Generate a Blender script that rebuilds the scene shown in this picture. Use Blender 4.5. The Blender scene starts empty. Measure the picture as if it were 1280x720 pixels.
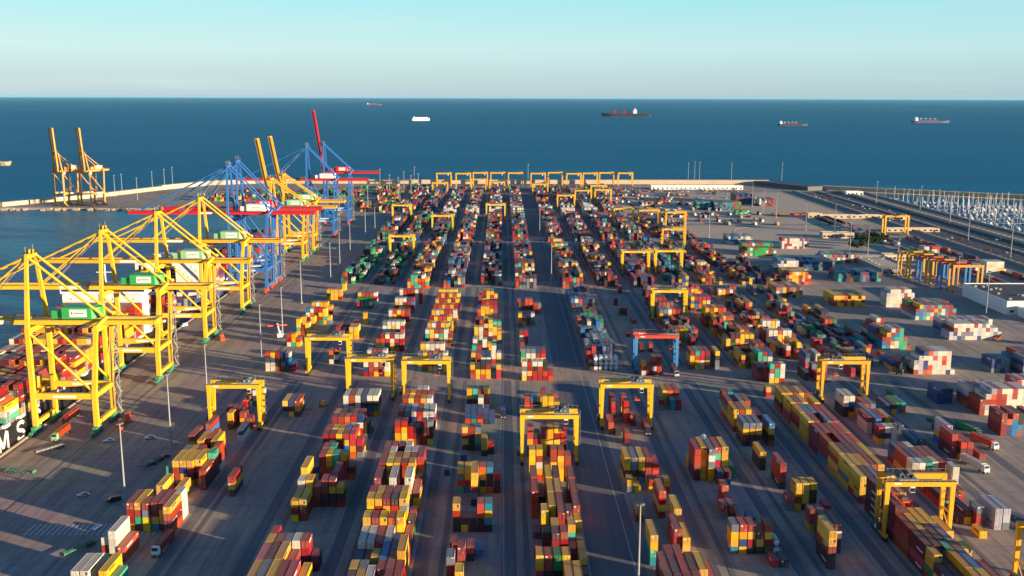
import bpy, bmesh, math, random, re
from mathutils import Vector, Matrix
from mathutils.bvhtree import BVHTree
R = math.radians
EXPOSURE = 1.2
SKY = 0.069
HAZE = 8e-6
rnd = random.Random(7)
scene = bpy.context.scene
COL = scene.collection

# ------------------------------------------------------------------ camera
H = 148.0
F = 1250.0
cam_d = bpy.data.cameras.new("camera")
cam = bpy.data.objects.new("camera", cam_d)
COL.objects.link(cam)
cam_d.sensor_width = 36.0
cam_d.lens = F / 1280.0 * 36.0
cam_d.clip_start = 1.0
cam_d.clip_end = 400000.0
PITCH, YAW, ROLL = 10.83, 0.56, 0.16
Mrot = (Matrix.Rotation(R(-YAW), 3, 'Z') @ Matrix.Rotation(R(90 - PITCH), 3, 'X') @ Matrix.Rotation(R(ROLL), 3, 'Z'))
cam.matrix_world = Matrix.Translation((0, 0, H)) @ Mrot.to_4x4()
scene.camera = cam
Minv = Mrot.transposed()

def proj(X, Y, Z):
    v = Minv @ Vector((X, Y, Z - H))
    return 640 + F * v.x / -v.z, 360 - F * v.y / -v.z

def at(px, py, z=0.0):
    d = Mrot @ Vector(((px - 640) / F, -(py - 360) / F, -1.0))
    t = (z - H) / d.z
    return d.x * t, d.y * t

def row_Y(X, py, z):
    lo, hi = 60.0, 4000.0
    for _ in range(50):
        m = (lo + hi) / 2
        if proj(X, m, z)[1] > py: lo = m
        else: hi = m
    return (lo + hi) / 2

# ------------------------------------------------------------------ helpers
def lin(c):
    return tuple(((v / 255.0) / 12.92 if v / 255.0 <= 0.04045 else (((v / 255.0) + 0.055) / 1.055) ** 2.4) for v in c)

def tag(o, label=None, cat=None, group=None, kind=None):
    if label: o['label'] = label
    if cat: o['category'] = cat
    if group: o['group'] = group
    if kind: o['kind'] = kind
    return o

def empty(name, loc=(0, 0, 0), rz=0.0):
    o = bpy.data.objects.new(name, None)
    o.empty_display_size = 1.0
    o.location = loc
    o.rotation_euler = (0, 0, rz)
    COL.objects.link(o)
    return o

class MB:
    """collects boxes, beams and tubes into one mesh"""
    def __init__(self):
        self.v, self.f, self.m, self.mats = [], [], [], []
    def mi(self, mat):
        if mat not in self.mats: self.mats.append(mat)
        return self.mats.index(mat)
    def hexa(self, p, mat):
        b = len(self.v); self.v += [tuple(q) for q in p]; k = self.mi(mat)
        for f in ((0, 3, 2, 1), (4, 5, 6, 7), (0, 1, 5, 4), (1, 2, 6, 5), (2, 3, 7, 6), (3, 0, 4, 7)):
            self.f.append(tuple(b + i for i in f)); self.m.append(k)
        return self
    def box(self, x0, x1, y0, y1, z0, z1, mat):
        return self.hexa([(x0, y0, z0), (x1, y0, z0), (x1, y1, z0), (x0, y1, z0), (x0, y0, z1), (x1, y0, z1), (x1, y1, z1), (x0, y1, z1)], mat)
    def cbox(self, c, s, mat):
        return self.box(c[0] - s[0] / 2, c[0] + s[0] / 2, c[1] - s[1] / 2, c[1] + s[1] / 2, c[2] - s[2] / 2, c[2] + s[2] / 2, mat)
    def beam(self, p, q, w, h, mat, w2=None, h2=None):
        p, q = Vector(p), Vector(q); d = (q - p).normalized()
        up = Vector((0, 0, 1)) if abs(d.z) < 0.95 else Vector((0, 1, 0))
        s = d.cross(up).normalized(); u = s.cross(d)
        w2 = w if w2 is None else w2; h2 = h if h2 is None else h2
        a = [p - s * w / 2 - u * h / 2, p + s * w / 2 - u * h / 2, p + s * w / 2 + u * h / 2, p - s * w / 2 + u * h / 2]
        b = [q - s * w2 / 2 - u * h2 / 2, q + s * w2 / 2 - u * h2 / 2, q + s * w2 / 2 + u * h2 / 2, q - s * w2 / 2 + u * h2 / 2]
        return self.hexa(a + b, mat)
    def cyl(self, p, q, r, mat, n=10, r2=None):
        p, q = Vector(p), Vector(q); d = (q - p).normalized(); r2 = r if r2 is None else r2
        up = Vector((0, 0, 1)) if abs(d.z) < 0.95 else Vector((0, 1, 0))
        s = d.cross(up).normalized(); u = s.cross(d); b = len(self.v); k = self.mi(mat)
        for i in range(n):
            a = 2 * math.pi * i / n; o = s * math.cos(a) + u * math.sin(a)
            self.v.append(tuple(p + o * r)); self.v.append(tuple(q + o * r2))
        for i in range(n):
            j = (i + 1) % n
            self.f.append((b + 2 * i, b + 2 * j, b + 2 * j + 1, b + 2 * i + 1)); self.m.append(k)
        self.f.append(tuple(b + 2 * i for i in range(n))[::-1]); self.m.append(k)
        self.f.append(tuple(b + 2 * i + 1 for i in range(n))); self.m.append(k)
        return self
    def prism(self, poly, z0, z1, mat, side=None):
        n = len(poly); b = len(self.v); k = self.mi(mat); ks = self.mi(side or mat)
        for x, y in poly: self.v.append((x, y, z0))
        for x, y in poly: self.v.append((x, y, z1))
        for i in range(n):
            j = (i + 1) % n
            self.f.append((b + i, b + j, b + n + j, b + n + i)); self.m.append(ks)
        self.f.append(tuple(b + n + i for i in range(n))); self.m.append(k)
        self.f.append(tuple(b + i for i in range(n))[::-1]); self.m.append(ks)
        return self
    def mesh(self, name):
        me = bpy.data.meshes.new(name)
        me.from_pydata(self.v, [], self.f)
        for m in self.mats: me.materials.append(m)
        me.polygons.foreach_set('material_index', self.m)
        me.update()
        bm = bmesh.new(); bm.from_mesh(me); bmesh.ops.recalc_face_normals(bm, faces=bm.faces); bm.to_mesh(me); bm.free()
        return me
    def build(self, name, parent=None, loc=None):
        o = bpy.data.objects.new(name, self.mesh(name))
        COL.objects.link(o)
        if parent: o.parent = parent
        if loc: o.location = loc
        return o

def link_mesh(name, me, parent=None, loc=None, rz=0):
    o = bpy.data.objects.new(name, me); COL.objects.link(o)
    if parent: o.parent = parent
    if loc: o.location = loc
    if rz: o.rotation_euler = (0, 0, rz)
    return o

def copy_tree(o, parent=None):
    c = o.copy(); COL.objects.link(c)
    if parent: c.parent = parent
    for ch in list(o.children): copy_tree(ch, c)
    return c

ORD = "zeroth first second third fourth fifth sixth seventh eighth ninth tenth eleventh twelfth thirteenth fourteenth fifteenth sixteenth seventeenth eighteenth nineteenth twentieth".split()
def ordn(i):
    if i <= 20: return ORD[i]
    t = {2: 'twenty', 3: 'thirty', 4: 'forty', 5: 'fifty'}[i // 10]
    return (t[:-1] + 'ieth') if i % 10 == 0 else t + '-' + ORD[i % 10]

# ------------------------------------------------------------------ materials
def new_mat(name):
    m = bpy.data.materials.new(name); m.use_nodes = True
    nt = m.node_tree; b = nt.nodes['Principled BSDF']
    return m, nt, b

def N(nt, t, **kw):
    n = nt.nodes.new(t)
    for k, v in kw.items():
        if k in n.inputs: n.inputs[k].default_value = v
        else: setattr(n, k, v)
    return n

def mixrgb(nt, a, b, fac, mode='MIX'):
    n = nt.nodes.new('ShaderNodeMix'); n.data_type = 'RGBA'; n.blend_type = mode
    for sock, val in ((n.inputs[0], fac), (n.inputs[6], a), (n.inputs[7], b)):
        if isinstance(val, bpy.types.NodeSocket): nt.links.new(val, sock)
        elif isinstance(val, (int, float)): sock.default_value = val
        else: sock.default_value = (*val[:3], 1)
    return n.outputs[2]

def mathn(nt, op, a, b=0.0, clamp=False):
    n = nt.nodes.new('ShaderNodeMath'); n.operation = op; n.use_clamp = clamp
    for s, v in ((n.inputs[0], a), (n.inputs[1], b)):
        if isinstance(v, bpy.types.NodeSocket): nt.links.new(v, s)
        else: s.default_value = v
    return n.outputs[0]

def noise(nt, scale, detail=4.0, rough=0.55, vec=None):
    n = N(nt, 'ShaderNodeTexNoise', Scale=scale, Detail=detail, Roughness=rough)
    if vec is not None: nt.links.new(vec, n.inputs['Vector'])
    return n.outputs['Fac']

def ramp(nt, fac, stops):
    n = nt.nodes.new('ShaderNodeValToRGB'); e = n.color_ramp.elements
    while len(e) < len(stops): e.new(0.5)
    for el, (p, c) in zip(e, stops):
        el.position = p; el.color = (c, c, c, 1) if isinstance(c, (int, float)) else (*c[:3], 1)
    nt.links.new(fac, n.inputs[0])
    return n.outputs[0]

def paint(name, rgb, rough=0.5, wear=0.25, dirt=(96, 78, 62), scale=0.5, metal=0.0):
    """painted surface with dull blotches"""
    m, nt, b = new_mat(name)
    pos = N(nt, 'ShaderNodeNewGeometry').outputs['Position']
    f = ramp(nt, noise(nt, scale, 5, 0.65, pos), [(0.42, 0.0), (0.75, 1.0)])
    c = mixrgb(nt, lin(rgb), lin(dirt), mathn(nt, 'MULTIPLY', f, wear))
    g = noise(nt, scale * 7, 3, 0.6, pos)
    c = mixrgb(nt, c, (0.5, 0.5, 0.5), mathn(nt, 'MULTIPLY', mathn(nt, 'SUBTRACT', g, 0.5), 0.25, True))
    nt.links.new(c, b.inputs['Base Color'])
    b.inputs['Roughness'].default_value = rough; b.inputs['Metallic'].default_value = metal
    return m

def container_mat(name, rgb, rough=0.55):
    """container paint: dusty faded roofs, rust streaks, corrugated panels, a tint of its own per container"""
    m, nt, b = new_mat(name)
    geo = N(nt, 'ShaderNodeNewGeometry'); pos = geo.outputs['Position']
    oi = N(nt, 'ShaderNodeObjectInfo')
    at_ = N(nt, 'ShaderNodeAttribute'); at_.attribute_name = 'tint'
    rv = mathn(nt, 'FRACT', mathn(nt, 'ADD', at_.outputs['Fac'], oi.outputs['Random']))
    base = lin(rgb)
    hsv = N(nt, 'ShaderNodeHueSaturation'); hsv.inputs['Color'].default_value = (*base, 1)
    nt.links.new(mathn(nt, 'ADD', mathn(nt, 'MULTIPLY', rv, 0.03), 0.485), hsv.inputs['Hue'])
    nt.links.new(mathn(nt, 'ADD', mathn(nt, 'MULTIPLY', rv, 0.26), 0.84), hsv.inputs['Value'])
    nt.links.new(mathn(nt, 'ADD', mathn(nt, 'MULTIPLY', mathn(nt, 'FRACT', mathn(nt, 'MULTIPLY', rv, 7.3)), 0.2), 0.92), hsv.inputs['Saturation'])
    c = hsv.outputs['Color']
    st = ramp(nt, noise(nt, 1.1, 6, 0.7, pos), [(0.5, 0.0), (0.72, 1.0)])
    c = mixrgb(nt, c, lin((92, 58, 40)), mathn(nt, 'MULTIPLY', st, 0.3))
    sep = N(nt, 'ShaderNodeSeparateXYZ'); nt.links.new(geo.outputs['Normal'], sep.inputs[0])
    up = mathn(nt, 'GREATER_THAN', sep.outputs['Z'], 0.7)
    dust = mathn(nt, 'ADD', mathn(nt, 'MULTIPLY', noise(nt, 0.6, 5, 0.6, pos), 0.7), 0.1)
    c = mixrgb(nt, c, lin((150, 128, 104)), mathn(nt, 'MULTIPLY', up, mathn(nt, 'MULTIPLY', dust, 0.75)))
    nt.links.new(c, b.inputs['Base Color'])
    b.inputs['Roughness'].default_value = rough
    # corrugation
    tc = N(nt, 'ShaderNodeTexCoord')
    sx = N(nt, 'ShaderNodeSeparateXYZ'); nt.links.new(tc.outputs['Object'], sx.inputs[0])
    w = mathn(nt, 'SINE', mathn(nt, 'MULTIPLY', mathn(nt, 'ADD', sx.outputs['X'], sx.outputs['Y']), 2 * math.pi / 0.28))
    bp = N(nt, 'ShaderNodeBump', Strength=0.35, Distance=0.03)
    nt.links.new(w, bp.inputs['Height']); nt.links.new(bp.outputs[0], b.inputs['Normal'])
    return m

CC = {'Y': ('yellow', (222, 166, 22)), 'R': ('brick red', (152, 42, 28)), 'O': ('orange', (192, 62, 22)), 'M': ('maroon', (92, 26, 34)),
      'C': ('crimson', (176, 10, 18)), 'W': ('white', (206, 198, 178)), 'S': ('grey', (106, 116, 124)), 'N': ('navy blue', (36, 62, 108)),
      'B': ('sky blue', (26, 112, 164)), 'T': ('mint green', (58, 166, 130)), 'G': ('green', (18, 124, 60)), 'K': ('dark brown', (54, 42, 34)),
      'P': ('pink', (186, 108, 112)), 'L': ('pale grey', (178, 174, 184)), 'D': ('teal', (12, 128, 140)), 'E': ('bright green', (20, 158, 72))}
CM = {k: container_mat('container_paint_' + v[0].replace(' ', '_'), v[1]) for k, v in CC.items()}
M_frame = paint('dark_steel', (52, 50, 50), 0.6)
M_black = paint('black_rubber', (22, 22, 23), 0.8)
M_tank = paint('tank_steel', (206, 208, 208), 0.35, 0.15)
M_white = paint('white_paint', (226, 224, 216), 0.5, 0.12)
M_yel = paint('crane_yellow', (240, 184, 24), 0.42, 0.14, scale=0.25)
M_sts = paint('crane_pale_yellow', (234, 186, 38), 0.45, 0.28, scale=0.18)
M_yel2 = paint('crane_amber', (232, 170, 32), 0.42, 0.18, scale=0.25)
M_ora = paint('crane_ochre', (216, 150, 56), 0.5, 0.22, scale=0.25)
M_blue = paint('crane_blue', (44, 108, 176), 0.42, 0.14, scale=0.25)
M_lblue = paint('gantry_blue', (60, 132, 190), 0.42, 0.14, scale=0.25)
M_red = paint('crane_red', (206, 18, 30), 0.42, 0.12, scale=0.25)
M_ored = paint('gantry_red', (226, 74, 44), 0.42, 0.12, scale=0.25)
M_green = paint('house_green', (44, 164, 76), 0.45, 0.12, scale=0.25)
M_lgreen = paint('house_pale_green', (140, 190, 138), 0.45, 0.12, scale=0.25)
M_grey = paint('galvanised_steel', (150, 150, 146), 0.5, 0.2)
M_walk = paint('walkway_steel', (74, 66, 58), 0.6, 0.3)
M_dgrey = paint('machinery_grey', (74, 78, 74), 0.6, 0.3)
M_bogie = paint('bogie_green', (60, 140, 96), 0.55, 0.3)
M_spr = paint('spreader_orange', (226, 84, 34), 0.5, 0.2)
M_conc = paint('pale_concrete', (196, 176, 146), 0.85, 0.35, (140, 120, 96), 0.08)
M_concg = paint('grey_concrete', (150, 142, 132), 0.85, 0.3, (110, 100, 90), 0.08)
M_roof = paint('dark_roof', (66, 66, 70), 0.8, 0.3)
M_red_car = paint('red_vehicle_paint', (176, 24, 30), 0.35, 0.05)
M_silver = paint('silver_vehicle_paint', (184, 188, 192), 0.3, 0.05, metal=0.2)
M_navycar = paint('dark_vehicle_paint', (36, 44, 58), 0.3, 0.05)
M_bluecar = paint('blue_vehicle_paint', (58, 96, 150), 0.3, 0.05)
M_hull = paint('black_hull_paint', (20, 21, 24), 0.5, 0.15)
M_hullred = paint('red_hull_paint', (128, 44, 40), 0.55, 0.2)
M_hullblue = paint('blue_hull_paint', (40, 62, 104), 0.55, 0.2)
M_glass, _nt, _b = new_mat('window_glass')
_b.inputs['Base Color'].default_value = (0.02, 0.03, 0.04, 1); _b.inputs['Roughness'].default_value = 0.08; _b.inputs['Specular IOR Level'].default_value = 0.6
M_foam = paint('tan_stone', (176, 156, 128), 0.9, 0.5, (110, 96, 80), 0.15)
# ------------------------------------------------------------------ containers: what stands where
PX = 2.78      # slot pitch across a block
CX = {1: -129.5, 2: -103, 3: -74.5, 4: -46.3, 5: -17.0, 6: 10.5, 7: 47.5, 8: 75.3, 9: 103.8, 10: 132.5, 11: 160.5, 12: 187.5, 13: 206.0}
BOX = []       # dicts: x (left), y (near face), z, L, c, key
_used = {}
PAL = 'RRRRROOOOMMYYYYYYYWWWSSKKNCTBG'

def stack(x, y, L, letters, n, key, pal=PAL, z0=0.0):
    t = list(letters)
    main = t[-1] if t and t[-1] in 'YRMW' else rnd.choice(pal)
    while len(t) < n: t.append(main if rnd.random() < .4 else rnd.choice(pal))
    for k in range(n):
        BOX.append(dict(x=x, y=y, z=z0 + 2.6 * (n - 1 - k), L=L, c=t[k], key=key, depth=k))

def rows(col, data, band, pal=PAL):
    """data: (image row of the stack's near top edge, tiers there, 20 or 40 feet, one token per slot)"""
    x0 = CX[col]
    ent = []
    for py, n, L, s in data:
        Y = row_Y(x0 + 8, py, n * 2.6)
        for i, tok in enumerate(s.split()):
            if tok == '-': continue
            ent.append((Y, i, L, tok))
    ent.sort(key=lambda e: -e[0])
    for Y, i, L, tok in ent:
        Lm = 6.06 if L == 20 else 12.19
        lim = _used.get((col, i), 1e9)
        if Y + Lm > lim - 0.3: Y = lim - 0.3 - Lm
        _used[(col, i)] = Y
        n, let = int(tok[0]), tok[1:]
        stack(x0 + PX * i + rnd.uniform(-.04, .04), Y + rnd.uniform(-.08, .08), Lm, let[:n], n, (band, col, i), pal)

def seg(col, y0, y1, nlo, nhi, occ, pal, band, slots=6, long_=0.5, gap=0.06):
    """random stacks between image rows y0 (far) and y1 (near)"""
    x0 = CX[col] if col in CX else col
    Ya, Yb = row_Y(x0 + 8, y1, (nlo + nhi) * 1.3), row_Y(x0 + 8, y0, (nlo + nhi) * 1.3)
    Y = Ya
    while Y < Yb:
        L = 12.19 if rnd.random() < long_ else 6.06
        if rnd.random() > gap:
            h = rnd.uniform(nlo, nhi); bay = ''.join(rnd.choice(pal) for _ in range(2)) * 4 + pal if rnd.random() < .6 else pal
            for i in range(slots):
                if rnd.random() < occ and Y + L < _used.get((col, i), 1e9) + 1e9:
                    n = max(1, min(5, round(h + rnd.choice((-1, -0.5, 0, 0, 0, .4, .5)))))
                    stack(x0 + PX * i + rnd.uniform(-.05, .05), Y, L, '', n, (band, col, i), bay)
        Y += L + 0.42

NEAR = {
 1: [(714,3,40,"3WW 3WW - 3YY - -"),(730,2,40,"- - - - 2TT -"),(672,3,20,"3WRW - - - - -"),(664,4,40,"- 4WWWO - - - -"),(684,2,40,"- - 2OO - - -"),
     (628.5,4,40,"4RRRY 4YRTR - 4RRYD 4CYYK 4YRM"),(629,4,20,"- - 4RSYY - - -"),(616,4,20,"- - - - - 4WWWW"),(607,3,40,"- 3YY - - - -"),(612,2,40,"- - - 2YY - -"),
     (583,3,20,"3TT - - - - -"),(574.4,4,40,"- 4YRRK 4YNYN 4YRKY 4YRKY -"),(575,3,40,"- - - - - 3RMM"),(566,4,20,"- - - - - 4TRMM"),(562,4,20,"- 4S 4Y 4RR - -"),(557,4,20,"- - - - - 4RR"),
     (551,4,40,"- - 4YY - 4YY -"),(547,4,40,"- - - 4O - -"),(544,4,40,"4RY - - - - -"),(531,3,20,"3B - - - - -"),(530,4,40,"- 4RB - - - -"),(544,1,40,"- - - - - 2NW"),(530,1,20,"- - - - - 2RR"),
     (516,3,20,"- - 3YYR - 3RY -"),(511,3,20,"- - - 3R - -"),(509,3,20,"- 3R 3R - - -"),(503,2,20,"- - 2R - - -"),(488,3,20,"- - 3KC 3WW 3WR -")],
 2: [(596,3,40,"3RYK - - - - -"),(501,3,40,"3YK 3NK 3RYM - - -")],
 3: [(716.5,4,40,"4YY 4SS 4YY 4RR 4OO 3YY"),(696,4,40,"4P 4M 4YY 3R 1K -"),(676,4,20,"4Y 4R 4S 4WW 4RR 2MM"),(666,4,20,"4O - - - - -"),(737,4,40,"4R 4Y 4W 3R 3Y -"),
     (619,3,40,"3YR 3YR - - - -"),(600,4,20,"4WW 4YY 3R 4RRM 4RYKM 3YK"),(584.5,5,40,"5YYRMM - - - - -"),(591,4,40,"- - - - 4CC -"),(568,4,20,"2N 4RR 4YY 4TT 4YR 2M"),(559,4,20,"1R 4RR 4TT - - -"),
     (542.5,4,20,"4RC 4RW 4YC 4RY 4OO 3CM"),(535.5,4,20,"4R 4Y 4Y 4B 4O 2K"),(520.6,4,20,"4RR 4RR 4OO 4OT 4NW 3KK"),(515.4,4,20,"4Y 4M 2C 4O 4R 1K"),(494.5,4,40,"4WWW 4RRW 4WW 4NK 4WK 4WK")],
 4: [(705,3,20,"3MRY 3YYC - 3RRR 3RRY 3RR"),(715,3,20,"- - - - - 3YY"),(696,3,20,"3Y 3S 3YY - 3R 3R"),(686,3,40,"2N 2R - 3BN 3N 4YY"),(672.5,3,40,"3WN 3W 3C 3WW - 2RR"),(730,3,40,"3Y 3R 3W - 3R -"),
     (647,4,20,"4YY 4RR 4YY 4OO 4YYC 2RK"),(621.5,5,20,"5YY 5YR 5RY 5KO 5YS 2K"),(614.5,5,20,"5C 5Y 5R 5R 5Y 2C"),(597,5,40,"5RN 2K 5WW 2K 5WWWC 3RY"),
     (577.5,5,20,"5RR 5YY 5YY 5RR 5YY 3K"),(571,5,20,"5R 5Y 5R 5Y 5R 5RO"),(564,5,20,"5R 5W - 5W 5W 5R"),(557,5,20,"5R 5C 5M 5WW - -"),
     (527,4,20,"4ROY 4CYY 3CC 3K 4RK 4SM"),(514,4,40,"4RN 4SN 4WN 4OO 4WW 4WC"),(498,4,20,"4RR 4YW 4RO 4YY 4WW -"),(491,4,20,"4R 4Y 4R 4R 4R -"),(486,4,20,"- - 4W 4WW - -")],
 5: [(696,4,20,"4SRR - - - - -"),(715,3,20,"- 3YY - - - -"),(684,3,20,"- 3RRY - - - -"),(679,2,20,"2RK - - - - -"),(683,2,20,"- - 2RK - - -"),(687,1,20,"- - - 1B - -"),(733,3,20,"3R 3R - 2Y - -"),
     (629.5,4,20,"4YRKK 2M 2M 4OOKM 4DYDK -"),(584,4,20,"4YSC 4YYC 3YK 4OYK 4BKK 3CK"),(576,5,40,"- - 5YYR - - -"),(569,2,20,"2N - - - - -"),
     (534,4,20,"4YRYK 4RMKK 4SYTS - - -"),(548,3,20,"- - - 3YYK - -"),(553,2,20,"- - - - 2RK -"),(510,3,20,"3NN 3NN 3NM 3NN 2NN -"),(496,3,20,"- - 3WW - - -"),(486,4,20,"4YYK 4TTK 4RK 4YR - -")],
 6: [(724,3,40,"- - - 3Y 3Y -"),(694,3,20,"3YYC 3RRK 3GGK 3YYK 1K 1M"),(690,2,20,"- - - - - 2Y"),(665,4,20,"2RR - 4MRY 4RRO 2R 2YY"),(656,4,20,"- 3M 4Y - 4Y 2K"),(638,4,20,"1R 4YY - 4RR 4MM 3YY"),
     (629,4,40,"- - 4Y 4R - 4RC"),(614,4,40,"4C - 4Y 4Y - 4R"),(596,4,40,"4R 1K 4YY 4MM - 4R"),(562,5,20,"5YYY 5YRW 3K 5RRY 5RY 4R"),
     (534,5,20,"5ROYN 4KCC 5RRYY 5YYYR 5YRYY 5RRR"),(495.6,4,20,"4RCC 4BRY 4YK 4YYR 4YYR 3YY"),(488,3,20,"- 2M - 3CC - -"),(492,1,20,"- - - - - 1C"),(743,3,40,"2M 2K 2K 3Y - -")],
 7: [(728,4,40,"4M 4M 4M 4R - -"),(712,4,40,"4RM 4MM 4CM 4MR 4YY 3RR"),(691,4,20,"- 4R 4R - - -"),(669,4,40,"4YYTD - - - - -"),(661,4,40,"- - - 4RRRS - -"),(672,3,40,"- - - - 3YYC -"),
     (636,4,40,"- - - - 4YYRM -"),(614,4,40,"- - - 4OOYR - -"),(635,2,20,"2YR - - - - -"),(600,2,20,"2YS 1YY - 2RY 2OY 2Y"),(572,4,40,"4YYM 4SSK 4YYK 4RRR 3OOY -"),
     (541,2,20,"- - 2RM - - -"),(538,1,20,"- 1K - - - -"),(528,2,40,"2OO - - - - -"),(512,3,20,"- - - - 2RM -"),(502,4,20,"- 4RCK - 4CRC - -"),(495,4,20,"- 4RR - 4RR - -")],
 8: [(655.6,4,20,"4SYYD 4OYNY 4RYRK 3RYK 4RYR 2QQ"),(647,3,20,"- - - 3N - -"),(632,2,20,"- 2RS - - - -"),(607,3,20,"- - 3OOO - - -"),(595,1,20,"- - - 2N 2M -"),(640,1,40,"- - 2RM - - -"),
     (559,5,40,"5CCRM 5YYY 5SWS 5OTC 5YYY 2GG"),(548,5,20,"2Y - 5Q - - -"),(500,2,20,"2M - 2DD 2R - -"),(488,3,40,"- 3YY 3OR 3R - -"),(700,1,20,"- - - - 1C -"),(700,1,20,"- - - - - 1K")],
 9: [(664,5,40,"5YYRKM - - - - -"),(655,4,40,"- 4M 4M - - -"),(638,3,20,"- 3RR 3RM - - -"),(632,2,20,"- - - - 2CM -"),(664,1,20,"- - - 1Q - -"),(604,4,20,"- 4YYRY 4YYYK 4YMKK - -"),(622,2,20,"2OS - - - - -"),
     (579,4,40,"- 4ROOK - - - -"),(565,3,40,"3YK - - - - -"),(529,4,40,"4SYRK 4SYK 4SYK - 4BYK -"),(512,4,40,"4YY 4RC 4YY 3M 3RR -"),(501,4,40,"4R 3K 4S 4R - -"),(490,3,20,"- 3RR 3DD - - -")],
 10: [(503,4,40,"4YYC 4RRS 4YY - 4YY 3O"),(491,4,40,"4Y 4Y 4R 4Y 4R -"),(526,4,40,"4YY 4RR - 4SS 4OO -"),(515,4,40,"4Y 4B 4S 4O 4O -"),(553,4,40,"4RR - 4RR 4RO 4OO -"),(540,4,40,"4R 4R 4R 4O 4O -"),
     (566,4,40,"4Y 4M 4M 4R 4YY -"),(580,4,40,"4Y 4Y 4Y 4RO 4YR -"),(593,4,40,"4YY 4MR 4S - - -"),(577,2,20,"- - - - - 2YR"),(611,5,40,"5MM - - - - -"),(616,4,20,"- - 4OOG 4YRR - -"),(626,2,20,"- - - - 1C 2RY"),
     (653,4,40,"4R 4Y 4Y 4YY - -"),(671,4,40,"4M 4M 4M 4S - -"),(664,3,40,"- - - - - 3YY"),(686,4,20,"4Y 3K 4T 4R 4YY -"),(708,4,40,"3M 3M 4Y 4B - -"),(728,4,40,"3M 3M 4Y 4Y 4R -"),(722,3,40,"- - - - - 3C"),(484,2,20,"2YC - - - - -"),(632,5,40,"5MM 4R - - - -")],
 11: [(495,4,40,"4WWK 4WBK - - - -"),(505,3,40,"- - - 3RR 3SS -"),(513,3,40,"- - 3S - - -"),(521,3,40,"- 3RW 3BB 3RR 3YY -"),(534,3,20,"- 3RK 3WK 3WW - -"),(576,3,20,"3WW 3WW 3TG 3WW 3RR -"),(584,3,20,"- - - - - 3WWW"),
     (570,3,40,"3R 3N 3R 3R 3R -"),(558,3,20,"3N 3R 3W - - -"),(613,2,40,"2M 2M 2R 2R - -"),(636,3,40,"- - - - 3LLL 3LL"),(633,3,20,"- - 3SRC - - -"),(664,1,20,"- 1Y - - - -"),(600,2,40,"2M 2R 2M - - -"),(629,3,40,"1M 2M - - - -")],
 12: [(543,4,40,"4CCM - - - - -"),(553,3,40,"- 3CM 3CM - - -"),(532,4,40,"- 4LL - - - -"),(527,2,20,"- - - 2G - -"),(503,2,40,"2G 2D - - - -"),(494,1,40,"1S - - 1G - -"),(560,2,40,"- - - - 1R -")],
}
for c_, d_ in NEAR.items(): rows(c_, d_, 'near')
for xx, py, n, L, let in ((175, 527, 1, 6.06, 'C'), (178, 549, 1, 12.19, 'D'), (181, 549, 1, 12.19, 'S'), (177, 538, 1, 6.06, 'W'), (180, 538, 1, 6.06, 'W'), (176, 531, 1, 12.19, 'N'), (179.5, 531, 1, 12.19, 'N'),
                          (182, 505, 2, 12.19, 'N'), (185, 505, 2, 12.19, 'K')):
    stack(xx, row_Y(xx, py, n * 2.6), L, let, n, ('near', 13, 0))
_used.clear()
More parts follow.
